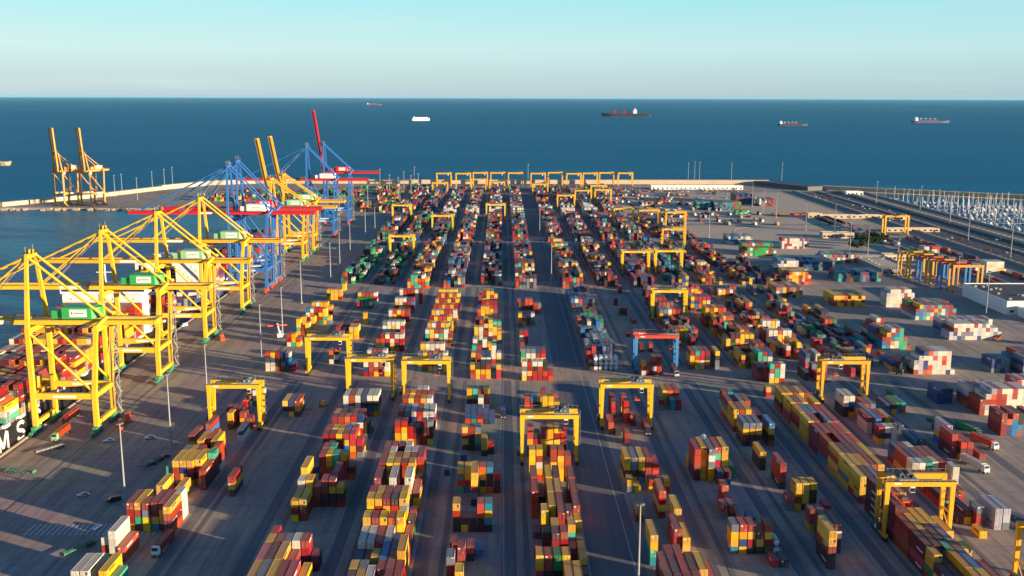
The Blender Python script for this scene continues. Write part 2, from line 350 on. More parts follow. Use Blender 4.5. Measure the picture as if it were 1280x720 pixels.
MID = {
 1: [(355,2,20,"- - 2Y - - -"),(362,3,20,"3Y 3Y 3Y 3Y - -"),(378,4,20,"4Y 4W 4Y 4YY 3Y -"),(386,4,20,"4B 4W 4R 4C 4YY 2Y"),(396,3,20,"3Y 2R 3YY - - -"),(404,3,20,"4YYT 2R 3Y - - -"),(412,4,20,"3RR 3YYT 2RY - - -"),(441,4,20,"4OWWW 4YWW 4RRK 4NKS 4WBN 2N")],
 2: [(366,4,20,"4YR 4RB 4RG 4RG 4WC -"),(372,3,20,"3G 3G 3G 3G - -"),(391,3,20,"- - - - 3YY -"),(401,3,20,"2R 2R - 3R - -"),(409,3,40,"3RR 2R - 3YY 3YY -"),(438,3,20,"- - 3OK 3KW - -")],
 3: [(362,4,20,"4W 4R 4C 4RR 4W 4R"),(373,4,20,"4W 4W 4W 4N 4R -"),(388,4,20,"4WW 4OY 4YR 4OO 4RR -"),(402,4,20,"4SW 4W 4W 4W 4WR -"),(418,4,20,"3R 4RO 4WC 4RW 4WC 4WR"),(438,4,20,"4W 4R 4R 4W - -"),(447,4,20,"4WW 4RR 4KW 4RR 4WW -")],
 4: [(362,4,20,"4Y 4Y 4Y 4Y 4Y -"),(367,4,20,"4R 4Y 4R 4Y 4R 4Y"),(374,4,20,"4Y 4R 4R 4Y 4R 4Y"),(381,4,20,"4R 4R 4Y 4C 4Y 4R"),(388,4,20,"4Y 4W 4Y 4R 4C 4W"),(396,4,20,"4R 4Y 4O 4R 4Y 3Y"),(404,4,20,"4Y 4W 4R 4Y 4Y -"),(412,4,20,"4W 4Y 4R 4R 4WW 3R"),(430,4,20,"4Y 4W 4W 4W 4W -"),(441,4,20,"4SW 4YY 4RR 4YT 4RC 4WK")],
 5: [(362,4,20,"2R 4Y 4YY 4TY - -"),(368,3,20,"3R 4R 4YY 4Y 3Y -"),(377,4,20,"3N 4R 4O 4R 4R -"),(388,3,20,"- 4YY 4YY 2Y 2W -"),(397,4,20,"- 4RY 4Y 2R 3TY 3T"),(404,3,20,"4R 4R 3Y 4YY 2R 2Y"),(414,3,20,"4YY 4W 3R - 4YY 3Y"),(424,4,20,"4W 3C 4WW 3Y - -"),(432,4,20,"4T 4R - - 4WW -"),(441,4,20,"4Y 4RR 4N 4N - 4WY"),(456,3,20,"3YR 3KY 3KY 3RY - 3YC")],
 6: [(374,3,20,"3RR 2K 3OO 3OO 2R -"),(379,3,20,"- - - - 3RR 3SO"),(392,3,20,"3YYR - 2K 3WS - -"),(402,1,20,"1R 2C - - - -"),(414,3,20,"3RW 3CC - - - -"),(428,3,20,"3RC - - 1W - -"),(436,4,20,"4ST 4SW 4SW 4NR 4RO -"),(452,4,20,"4W 4RR 4WK 4WR 4KK 2C")],
 8: [(400,1,40,"- - - - 1R -"),(385,2,20,"- - 2M 2RM - -"),(452,3,20,"3YR 3R 4RR 4RR - -")],
 9: [(439,4,40,"4RY 4TC 4CC 4RK - 4YK"),(412,3,40,"- 3R 3Y 3Y 3S 3O"),(404,4,40,"- - - - 3W -"),(387,4,40,"4S 4S 4W 4O 4R -"),(378,4,20,"4S 4R 4R 4O 4S -"),(372,4,40,"4R 4R 4R 4R - -"),(364,4,20,"4R 4M 4S 4R - -")],
 10: [(385,5,40,"5YYR 5R 5YC 5C 5C -"),(371,4,40,"4Y 4R 4R 4C 4C -"),(361,4,20,"4Y 4R 4Y 4Y - -"),(394,4,40,"- 4YRY - 4YY 4RY 4RY"),(402,3,20,"- - - 3TT 3R -"),(412,4,40,"- - - - 4YY 4C"),(418,4,20,"3Y 4M 4M 4Y 4Y 4Y"),(440,4,40,"- - - 4TT 4RT 4NW"),(430,4,40,"- - - - 4R 4R"),(455,4,20,"- - - 4TRW 4RTT 4WW")],
 11: [(362,3,20,"3WY 3YY 3R 3W - -"),(378,3,40,"- - 3YR - 3YY -"),(390,3,40,"1R 2O 2O 3S 3K -"),(396,3,20,"- - - 3R 3R 2R"),(401,4,20,"3YW 4WW 4WW 4Y 4WW -"),(413,4,20,"4WW 4WW 4OY 4WW 4WW 3R"),(428,3,40,"- - - - 3YY 2W"),(442,4,40,"- - 4N - 4WW -"),(455,3,20,"- - 3SC 3RR 3OO -"),(466,2,20,"- - 2CC 2RR 1S -")],
 12: [(374,3,20,"- 2C - 3G 3YY -"),(385,3,40,"2C 2C 3C 2T - -"),(396,3,20,"1N - 2W 2N - -"),(408,2,20,"- - 2G 2E - -"),(424,2,20,"2R 2C - - 2NR -"),(432,2,40,"1R 1O 1R 2G - -"),(440,2,40,"2OO - - 2C 2Y 2Y")],
}
for c_, d_ in MID.items(): rows(c_, d_, 'mid')
# long grey-blue block with the tank containers at its near end
for i in range(6):
    Y = row_Y(55, 459, 4 * 2.6)
    stack(CX[7] + PX * i, row_Y(55, 440, 4 * 2.6), 6.06, 'QQQ' if i > 0 else 'KK', 3 if i else 2, ('mid', 7, i))
seg(7, 357, 438, 2.6, 3.6, .95, 'SSSSNNNSSKROWBBTGC', 'mid', gap=0.03)
seg(8, 360, 440, 1, 1.6, .05, 'RMK', 'mid')
FARP = 'RRRRRMMWWWSSSKKKNNOOYTBCG'
for c_, a_, b__, lo_, hi_, oc_, pl_ in ((9, 357, 440, 1.4, 3, .3, 'SRROMK'), (10, 357, 462, 1.6, 3.4, .4, 'YYRRRMC'), (11, 357, 464, 1.2, 2.8, .42, 'RRROYWKCM'), (12, 357, 462, 1, 2.4, .5, 'RRCOGNKYMSS'), (13, 385, 455, 1, 2.2, .45, 'RRCOGNKYD'),
                                       (11, 300, 347, 1.4, 3, .3, 'RRMKNY'), (12, 300, 347, 1.4, 3, .35, 'RRMKNY'), (13, 320, 350, 1, 2.4, .4, 'RMKNYS'), (8, 300, 347, 2, 3.6, .3, 'RRRMNK')):
    seg(c_, a_, b__, lo_, hi_, oc_, pl_, 'mid')
# third to sixth band of blocks
seg(1, 300, 346, 1.3, 3.2, .55, 'GGEWWKRKTS', 'far'); seg(2, 300, 346, 1.4, 3.4, .6, 'GERRKWKEM', 'far')
seg(3, 299, 347, 2.6, 4, .85, 'RRRYYYWMOKBT', 'far'); seg(4, 299, 347, 2.2, 4, .8, 'RRWSSNKYOMB', 'far')
seg(5, 299, 347, 1.6, 3.4, .6, 'RRMMSNKW', 'far'); seg(6, 299, 347, 2.6, 4, .88, 'RRRWYSKMTNO', 'far')
seg(7, 299, 347, 2.4, 4, .9, 'YYRRRWOTSKM', 'far'); seg(8, 299, 347, 2, 4, .7, 'RRRMNSKWY', 'far')
seg(9, 299, 347, 2.2, 4, .85, 'SNNRROMKS', 'far'); seg(10, 299, 347, 1.6, 3.4, .55, 'NSTGRKYB', 'far')
seg(11, 299, 347, 1.4, 3, .6, 'RRWKGYM', 'far'); seg(12, 300, 347, 1.4, 2.6, .6, 'RYNBCKO', 'far')
for c_ in range(1, 11):
    seg(c_, 263, 293, 2, 4, .84, FARP + ('GGEEKK' if c_ < 4 else ''), 'far')
    seg(c_, 239, 258.5, 1.8, 3.8, .82, FARP + 'WW', 'far')
    seg(c_, 232, 236.5, 1.4, 3.2, .75, FARP + 'KK', 'far')
for c_ in range(3, 10): seg(c_, 256.5, 261, 3, 4, .9, 'WWWWL', 'far')
seg(11, 268, 293, 1.4, 2.4, .45, FARP, 'far'); seg(12, 268, 293, 1.4, 3, .4, FARP + 'WW', 'far')

def block(x0, py, n, nb, pal, L=12.19, tiers=4, prof=None, band='side'):
    """stacks of empties in the reach stacker area: n across, nb deep"""
    Y = row_Y(x0 + n, py, 0)
    for b in range(nb):
        for i in range(n):
            t = prof[i] if (prof and b == 0) else max(1, tiers - (rnd.random() < .12))
            stack(x0 + 2.5 * i, Y + b * (L + .4), L, '', t, (band, 0, 0), pal)
block(224, 468, 9, 1, 'WWWWWWLWRONS', prof=[3, 4, 5, 5, 5, 5, 5, 5, 1]); block(218, 462, 3, 1, 'NNS', tiers=2)
block(278, 425, 13, 2, 'WWWWWLLSRN', prof=[2, 4, 4, 4, 4, 4, 4, 4, 4, 4, 3, 3, 2])
block(280, 400, 11, 2, 'RRTTWWBEYSRO', prof=[3, 4, 4, 4, 4, 4, 4, 4, 4, 4, 3])
block(276, 384, 8, 1, 'WWWLWWR', prof=[4, 5, 5, 5, 5, 5, 5, 4])
block(227, 437, 7, 2, 'RRWWTTBRYN', prof=[3, 4, 5, 5, 5, 3, 1]); block(228.5, 423, 4, 1, 'CCRWR', prof=[3, 4, 5, 5])
block(226.5, 519, 9, 2, 'WWRRROWWL', prof=[3, 4, 5, 5, 5, 5, 5, 5, 5]); block(214, 505, 3, 1, 'NNK', tiers=3)
block(222, 545, 6, 1, 'NDBORK', tiers=4); block(256, 500, 8, 1, 'RRWWC', tiers=4)
block(282, 470, 8, 2, 'NNKSDC', tiers=4); block(268, 466, 4, 1, 'NSSK', tiers=3)
block(239, 383, 9, 2, 'YYYYOR', tiers=3); block(206, 372, 8, 2, 'YYORMSW', tiers=3); block(215, 358, 6, 2, 'NKTRS', tiers=2)
block(228, 356, 8, 2, 'YYYORCW', prof=[3, 4, 4, 4, 4, 4, 4, 3]); block(232, 345, 7, 1, 'WWWL', tiers=5); block(220, 348, 4, 1, 'NSD', tiers=4)
block(278, 311, 9, 1, 'WWWWLR', tiers=4); block(300, 308, 4, 2, 'RSNW', tiers=3)
block(230, 320, 12, 2, 'EEEGRRW', prof=[2, 3, 3, 3, 3, 3, 3, 3, 3, 3, 2, 2]); block(232, 305, 10, 2, 'NSWLDN', tiers=3); block(244, 333, 8, 1, 'SNDDK', tiers=3)
block(257, 338, 13, 3, 'NNKSND', tiers=3); block(275, 352, 14, 2, 'NNDRTBKS', tiers=3); block(292, 329, 12, 2, 'SRTROW', tiers=3)
for x_, p_, n_, b_, pal_, t_ in ((260, 262, 8, 2, 'DDTNK', 4), (282, 263, 10, 3, 'NNKSD', 4), (305, 262, 6, 2, 'RRGE', 4), (330, 255, 10, 3, 'NKNR', 5), (355, 258, 8, 2, 'RMMSW', 4), (300, 268, 8, 1, 'EEGW', 2), (345, 270, 8, 1, 'YYYO', 1), (370, 270, 9, 1, 'RRO', 1),
                                 (200, 246, 8, 2, 'RWSKM', 1), (225, 252, 8, 2, 'KSNRW', 2), (190, 258, 8, 2, 'RKWYS', 2), (215, 264, 9, 1, 'WLSR', 1), (250, 268, 9, 1, 'RWSL', 1)):
    block(x_, p_, n_, b_, pal_, tiers=t_)
# containers waiting on the railway and the strips along the coast road
for k in range(44):
    Y = 700 + k * 13.2
    for x_ in (393, 402):
        if rnd.random() < .72: stack(x_, Y, 12.19, '', 1, ('rail', 0, 0), 'RRTTMWNSRK', z0=1.2)
for k in range(26):
    Y = 720 + k * 13.0
    for x_ in (428, 431, 434):
        if rnd.random() < .6: stack(x_, Y, 12.19, '', rnd.choice((1, 1, 2)), ('rail', 0, 0), 'RRMMWNSO')
block(397, 322, 6, 1, 'WWLO', tiers=4); block(415, 342, 7, 1, 'WWWY', tiers=4)
# far quay on the other side of the basin, and the stacks beyond the blue cranes
for k in range(60):
    x_, y_ = rnd.uniform(-430, -215), rnd.uniform(1420, 1600)
    for i in range(rnd.randint(2, 6)): stack(x_ + 2.6 * i, y_, 12.19, '', rnd.randint(1, 3), ('far', 0, 0), 'EEGRRMWKYNEO')
for k in range(60):
    x_, y_ = rnd.uniform(-205, -140), rnd.uniform(1290, 1650)
    for i in range(rnd.randint(2, 5)): stack(x_ + 2.6 * i, y_, 12.19, '', rnd.randint(1, 3), ('far', 0, 0), 'EGRRMWYRO')

# cargo on the two ships at the quay
SHIP_X = (-211.6, -259.6)
_bay = {}
def cargo(Y0, Y1, nlo, nhi, pal, key, z0=10.5):
    Y = Y0; b = _bay.get(key, 0)
    while Y + 12.2 < Y1:
        h = rnd.uniform(nlo, nhi)
        for i in range(18):
            n = max(2, round(h + rnd.choice((-1, 0, 0, 0, 0, 0)) - (2.2 if i in (0,) and rnd.random() < .5 else 0)))
            stack(SHIP_X[0] - 2.5 * (i + 1), Y, 12.19, '', n, (key, b, i), pal, z0)
        Y += 13.6; b += 1
    _bay[key] = b
cargo(352, 383, 2.5, 3.5, 'YYRRYTW', 'ship'); cargo(390, 408, 3, 4.2, 'RYYRKYT', 'ship'); cargo(410, 438, 4, 5.2, 'RRYYYKTMW', 'ship'); cargo(439, 480, 4, 5.2, 'YRYRYMYR', 'ship'); cargo(481, 565, 4.2, 5.6, 'RRYMMYCRYW', 'ship')
cargo(565, 578, 7, 8, 'RRMOKRRS', 'ship'); cargo(612, 640, 4, 6, 'RRMKWR', 'ship')
cargo(712, 766, 5, 7, 'RRMWSCNMR', 'ship2'); cargo(770, 860, 5, 7, 'NBMCRDNBC', 'ship2'); cargo(862, 960, 4, 6, 'RMCNBDR', 'ship2')
print('containers placed:', len(BOX))
# ------------------------------------------------------------------ drop boxes that would run into one another
grid = {}
keep = []
for b in BOX:
    x0, x1, y0, y1, z0, z1 = b['x'] + .02, b['x'] + 2.42, b['y'] + .02, b['y'] + b['L'] - .02, b['z'] + .05, b['z'] + 2.55
    cells = [(int(i), int(j)) for i in range(int(x0 // 8), int(x1 // 8) + 1) for j in range(int(y0 // 8), int(y1 // 8) + 1)]
    hit = False
    for c in cells:
        for q in grid.get(c, ()):
            if x0 < q[1] and x1 > q[0] and y0 < q[3] and y1 > q[2] and z0 < q[5] and z1 > q[4]: hit = True; break
        if hit: break
    if hit: continue
    for c in cells: grid.setdefault(c, []).append((x0, x1, y0, y1, z0, z1))
    keep.append(b)
BOX = keep
# settle anything left hanging over a removed one
sup = {}
for b in sorted(BOX, key=lambda b: b['z']):
    b['ok'] = b['z'] < 2.0 or (b['key'][0].startswith('ship') and b['z'] < 11)
    if not b['ok']:
        for c in {(int((b['x'] + 1.2) // 8), int((b['y'] + f) // 8)) for f in (1, b['L'] / 2, b['L'] - 1)}:
            for q in sup.get(c, ()):
                if abs(q['z'] + 2.6 - b['z']) < .05 and abs(q['x'] - b['x']) < .6 and q['y'] < b['y'] + b['L'] - .5 and q['y'] + q['L'] > b['y'] + .5: b['ok'] = True; break
            if b['ok']: break
    if b['ok']:
        for j in range(int(b['y'] // 8), int((b['y'] + b['L']) // 8) + 1): sup.setdefault((int((b['x'] + 1.2) // 8), j), []).append(b)
BOX = [b for b in BOX if b['ok']]

# ------------------------------------------------------------------ which 300 show largest in the photograph
V, Fc, own = [], [], []
for k, b in enumerate(BOX):
    x0, x1, y0, y1, z0, z1 = b['x'], b['x'] + 2.44, b['y'], b['y'] + b['L'], b['z'], b['z'] + 2.59
    n = len(V)
    V += [(x0, y0, z0), (x1, y0, z0), (x1, y1, z0), (x0, y1, z0), (x0, y0, z1), (x1, y0, z1), (x1, y1, z1), (x0, y1, z1)]
    for f in ((4, 5, 6, 7), (0, 1, 5, 4), (1, 2, 6, 5), (3, 0, 4, 7)):
        Fc.append(tuple(n + i for i in f)); own.append(k)
bvh = BVHTree.FromPolygons(V, Fc)
count = {}
org = Vector((0, 0, H))
for py in range(300, 720, 2):
    for px in range(0, 1280, 2):
        d = Mrot @ Vector(((px - 640) / F, -(py - 360) / F, -1.0))
        r = bvh.ray_cast(org, d)
        if r[2] is not None:
            k = own[r[2]]; count[k] = count.get(k, 0) + 1
top = sorted(count, key=lambda k: -count[k])[:300]
SEL = set(top)

# ------------------------------------------------------------------ container meshes
def container_mesh(L, mat, name, mark=False):
    m = MB(); w, h, p = 2.44, 2.59, 0.09
    m.box(.05, w - .05, .04, L - .05, .12, h - .05, mat)
    for x in (0, w - p):
        for y in (0, L - p): m.box(x, x + p, y, y + p, 0, h, mat)
        m.box(x, x + p, p, L - p, 0, .16, mat); m.box(x, x + p, p, L - p, h - .1, h, mat)
    for y in (0, L - p):
        m.box(p, w - p, y, y + p, 0, .16, mat); m.box(p, w - p, y, y + p, h - .12, h, mat)
    if mark:
        mm_ = M_black if mat in (CM['Y'], CM['W'], CM['L'], CM['T']) else M_white
        q = random.Random(int(L * 10) + len(mat.name)); y = L * .16
        for _ in range(6 if L > 7 else 4):
            wd = q.uniform(.35, .8)
            for xx in ((-.004, .048), (w - .048, w + .004)): m.box(xx[0], xx[1], y, y + wd, 1.45 + q.uniform(0, .1), 2.1, mm_)
            y += wd + .22
        m.box(w - .05, w + .006, L * .86, L * .93, 1.9, 2.2, mm_)
    return m.mesh(name)

def door_mesh(mat, var=0):
    m = MB(); w = 2.44
    m.box(.11, 1.205, -.012, .036, .19, 2.44, mat); m.box(1.235, w - .11, -.012, .036, .19, 2.44, mat)
    for x in (.4, .85, 1.58, 2.03): m.cyl((x, -.045, .2), (x, -.045, 2.42), .028, M_grey, 6)
    for x in (.55, 1.75): m.box(x - .18, x + .18, -.06, -.02, 1.05, 1.16, M_grey)
    if var == 1: m.box(1.5, 2.2, -.022, -.013, 2.05, 2.32, M_white)
    if var == 2: m.box(.25, .95, -.022, -.013, 1.75, 2.3, M_white); m.box(1.4, 2.1, -.022, -.013, .5, .62, M_white)
    if var == 3: m.box(1.45, 2.15, -.022, -.013, 1.3, 2.2, M_black)
    return m.mesh('door')

def tank_mesh():
    m = MB(); w, h, L, p = 2.44, 2.59, 6.06, .13
    for x in (0, w - p):
        for y in (0, L - p): m.box(x, x + p, y, y + p, 0, h, M_frame)
        m.box(x, x + p, p, L - p, 0, .15, M_frame)
    for y in (0, L - p):
        m.box(p, w - p, y, y + p, 0, .13, M_frame); m.box(p, w - p, y, y + p, h - .13, h, M_frame)
    return m.mesh('tank_frame')

def vessel_mesh():
    m = MB()
    prof = [(.12, .35), (.2, .75), (.42, 1.02), (.75, 1.13), (5.3, 1.13), (5.64, 1.02), (5.86, .75), (5.94, .35)]
    for (a, ra), (b_, rb) in zip(prof, prof[1:]): m.cyl((1.22, a, 1.3), (1.22, b_, 1.3), ra, M_tank, 20, rb)
    return m.mesh('vessel')

mesh_c, mesh_d = {}, {}
me_tf, me_tv = tank_mesh(), vessel_mesh()
line_of = {}
for k, b in enumerate(BOX):
    line_of.setdefault(b['key'], set()).add(round(b['y'], 1))
TOPW = ['on top', 'second down', 'third down', 'fourth down', 'fifth down']
def container_label(b):
    band, c, i = b['key']
    col = 'tank' if b['c'] == 'Q' else CC[b['c']][0]
    if band == 'ship' or band == 'ship2':
        ys = sorted({q for kk, v in line_of.items() if kk[0] == band and kk[1] == c for q in v})
        return f"{col} container {TOPW[b['depth']]}, {ordn(i + 1)} from the quay in {ordn(c + 1)} bay aboard the {'near' if band == 'ship' else 'second'} ship"
    if band == 'near' and c < 13:
        s = ordn(sorted(line_of[b['key']]).index(round(b['y'], 1)) + 1)
        return f"{col} container {TOPW[b['depth']]}, {s} stack back, {ordn(i + 1)} line of {ordn(c)} block from quay"
    if band == 'near':
        s = ordn(sorted(line_of[b['key']]).index(round(b['y'], 1)) + 1)
        return f"{col} container {TOPW[b['depth']]}, {s} low stack beside the crimson containers past twelfth block"
    if band == 'mid':
        s = ordn(sorted(line_of[b['key']]).index(round(b['y'], 1)) + 1)
        return f"{col} container {TOPW[b['depth']]}, {s} stack, {ordn(i + 1)} line, {ordn(c)} block beyond crossroad"
    return None
n_side = {}
def side_label(b):
    col = 'tank' if b['c'] == 'Q' else CC[b['c']][0]
    # the reach stacker stacks: position in the stack
    same = [q for q in BOX if q['key'] == b['key'] and abs(q['y'] - b['y']) < .3 and abs(q['x'] - b['x']) < 60]
    xs = sorted({round(q['x'], 1) for q in same}); i = xs.index(round(b['x'], 1)) + 1
    ys = sorted({(round(q['y'], 1)) for q in BOX if q['key'][0] == 'side'}); j = ys.index(round(b['y'], 1)) + 1
    return f"{col} container {TOPW[min(b['depth'],4)]}, {ordn(i)} across in the {ordn(min(j,59))} row of stacked empties at right"

G_C = 'shipping containers stacked in the yard'
made = 0
for k in sorted(SEL, key=lambda k: -count[k]):
    b = BOX[k]
    root = empty('shipping_container', (b['x'], b['y'], b['z']))
    lab = container_label(b) or side_label(b)
    tag(root, lab, 'container', 'cargo containers aboard the ships' if b['key'][0].startswith('ship') else G_C)
    if b['c'] == 'Q':
        link_mesh('frame', me_tf, root); link_mesh('tank', me_tv, root); continue
    mk = (round(b['L']), b['c'], rnd.random() < .4); dk = (b['c'], rnd.choice((0, 0, 1, 2, 3)))
    if mk not in mesh_c: mesh_c[mk] = container_mesh(b['L'], CM[b['c']], 'container_body', mk[2])
    if dk not in mesh_d: mesh_d[dk] = door_mesh(CM[b['c']], dk[1])
    link_mesh('body', mesh_c[mk], root); link_mesh('door', mesh_d[dk], root)
    made += 1

# the rest: one mass
def mass(name, sel, label):
    mats = list(CM.values()) + [M_tank]; keys = list(CM) + ['Q']
    V, Fc, mi, tint = [], [], [], []
    for b in sel:
        x0, x1, y0, y1, z0, z1 = b['x'], b['x'] + 2.44, b['y'], b['y'] + b['L'], b['z'], b['z'] + 2.56
        n = len(V); t = rnd.random(); ci = keys.index(b['c'])
        if b['c'] == 'Q':
            for i in range(10):
                a = 2 * math.pi * i / 10
                V.append((x0 + 1.22 + 1.13 * math.cos(a), y0 + .15, z0 + 1.3 + 1.13 * math.sin(a))); V.append((x0 + 1.22 + 1.13 * math.cos(a), y1 - .15, z0 + 1.3 + 1.13 * math.sin(a)))
            for i in range(10):
                j = (i + 1) % 10; Fc.append((n + 2 * i, n + 2 * i + 1, n + 2 * j + 1, n + 2 * j))
            Fc.append(tuple(n + 2 * i for i in range(10))); Fc.append(tuple(n + 2 * i + 1 for i in range(10))[::-1])
            mi += [ci] * 12; tint += [t] * 12; continue
        V += [(x0, y0, z0), (x1, y0, z0), (x1, y1, z0), (x0, y1, z0), (x0, y0, z1), (x1, y0, z1), (x1, y1, z1), (x0, y1, z1)]
        for f in ((0, 3, 2, 1), (4, 5, 6, 7), (0, 1, 5, 4), (1, 2, 6, 5), (2, 3, 7, 6), (3, 0, 4, 7)):
            Fc.append(tuple(n + i for i in f)); mi.append(ci); tint.append(t)
    me = bpy.data.meshes.new(name); me.from_pydata(V, [], Fc)
    for m in mats: me.materials.append(m)
    me.polygons.foreach_set('material_index', mi)
    a = me.attributes.new('tint', 'FLOAT', 'FACE'); a.data.foreach_set('value', tint)
    me.update()
    o = bpy.data.objects.new(name, me); COL.objects.link(o)
    return tag(o, label, 'containers', kind='stuff')
mass('container_yard', [b for k, b in enumerate(BOX) if k not in SEL], 'smaller and half hidden shipping containers stacked in long blocks across the whole terminal')
print('individual containers', made, 'smallest', count[top[-1]])
# ------------------------------------------------------------------ yard gantry cranes
W_G = 24.0
def rtg(body, legm, name='yard_gantry_crane', trolley_x=17.0):
    root = empty(name)
    hb, dep = 21.0, 7.0
    for y in (-dep / 2, dep / 2):
        m = MB(); m.box(0, W_G, y - .6, y + .6, hb - 1.9, hb, body)
        m.box(0, W_G, y + (.75 if y > 0 else -1.5), y + (1.5 if y > 0 else -.75), hb + .02, hb + .1, M_walk)
        for x in range(0, 25, 2): m.box(x, x + .08, y + (1.42 if y > 0 else -1.5), y + (1.5 if y > 0 else -1.42), hb + .1, hb + 1.1, M_grey)
        m.box(0, W_G, y + (1.43 if y > 0 else -1.49), y + (1.49 if y > 0 else -1.43), hb + 1.02, hb + 1.1, M_grey)
        m.box(3, 5.4, y - .63, y + .63, hb - 1.2, hb - .6, M_white)
        m.build('girder', root)
    for x in (0.8, W_G - 0.8):
        for y in (-dep / 2, dep / 2):
            m = MB(); s = 1 if x < 5 else -1
            m.beam((x - s * .0, y, 2.4), (x + s * .15, y, hb - 1.9), 1.0, 1.1, legm, 1.7, 1.2); m.build('leg', root)
        m = MB(); m.box(x - .55, x + .55, -dep / 2 - 2.6, dep / 2 + 2.6, 1.3, 2.5, legm)
        m.build('sill_beam', root)
        m = MB(); m.beam((x, -dep / 2, 9), (x, dep / 2, 9), .5, .5, legm); m.beam((x, -dep / 2, 3), (x, dep / 2, 9), .3, .3, legm); m.build('brace', root)
        for y in (-dep / 2 - 1.5, dep / 2 + 1.5):
            m = MB()
            for d in (-.95, .95): m.cyl((x - .5, y + d, .75), (x + .5, y + d, .75), .75, M_black, 14)
            m.box(x - .25, x + .25, y - 1.2, y + 1.2, .8, 1.32, M_dgrey); m.build('wheel_bogie', root)
    m = MB(); m.box(-1.3, .2, -2.2, 2.2, 2.6, 5.0, M_dgrey); m.box(-1.32, -.2, -1.8, -.4, 3, 4.6, M_white); m.build('power_pack', root)
    m = MB(); t = trolley_x
    m.box(t - 3.2, t + 3.2, -dep / 2 - .5, dep / 2 + .5, hb + .12, hb + .5, M_grey)
    for a in (-1.8, .6): m.cyl((t + a, -2, hb + 1.4), (t + a, 2, hb + 1.4), .8, M_dgrey, 12)
    for q in range(12):
        m.cbox((t + rnd.uniform(-2.6, 2.6), rnd.uniform(-3, 3), hb + rnd.uniform(.7, 1.6)), (rnd.uniform(.4, 1.1), rnd.uniform(.4, 1.1), rnd.uniform(.5, 1.2)), rnd.choice((M_dgrey, M_dgrey, M_grey, M_black, M_lgreen)))
    for x in (-3, 3):
        for y in (-3.8, 3.8): m.box(t + x - .05, t + x + .05, y - .05, y + .05, hb + .5, hb + 2.2, M_grey)
    tr = m.build('trolley', root)
    m = MB(); m.box(t + 1.0, t + 2.6, -3.2, -1.2, hb - 4.4, hb - 2.2, M_white); m.box(t + 1.05, t + 2.55, -3.24, -3.18, hb - 4.2, hb - 2.8, M_glass); m.build('operator_cab', tr)
    m = MB(); zs = hb - 8.2
    m.box(t - 1.2, t + 1.2, -3.0, 3.0, zs, zs + .5, M_spr); m.box(t - .9, t + .9, -1.4, 1.4, zs + .5, zs + 1.3, M_dgrey)
    for x in (-.8, .8):
        for y in (-1.2, 1.2): m.cyl((t + x, y, zs + 1.2), (t + x * 1.3, y * 1.3, hb), .06, M_black, 5)
    m.build('spreader', root)
    m = MB()
    for z in range(3, 19, 3): m.box(W_G - .1, W_G + 1.0, dep / 2 - 3.5, dep / 2 - 1.0, z, z + .1, M_walk); m.beam((W_G + .9, dep / 2 - 3.4, z), (W_G + .9, dep / 2 - 1.1, z + 3), .12, .12, M_grey)
    m.build('stairs', root)
    return root

def rtg_simple(body, legm):
    """the same crane for the far end of the yard: one mesh"""
    m = MB(); hb, dep = 21.0, 7.0
    for y in (-dep / 2, dep / 2):
        m.box(0, W_G, y - .6, y + .6, hb - 1.9, hb, body)
        for x in (.8, W_G - .8): m.beam((x, y, 2), (x, y, hb - 1.9), 1.1, 1.1, legm, 1.7, 1.2)
    for x in (.8, W_G - .8):
        m.box(x - .6, x + .6, -6.1, 6.1, .9, 2.3, legm)
        for y in (-5, 5): m.cyl((x - .5, y, .75), (x + .5, y, .75), .75, M_black, 10)
    m.box(14, 20, -4, 4, hb + .02, hb + 1.8, M_dgrey); m.box(18, 19.6, -3, -1, hb - 4.4, hb - 2, M_white)
    return m.mesh('gantry')

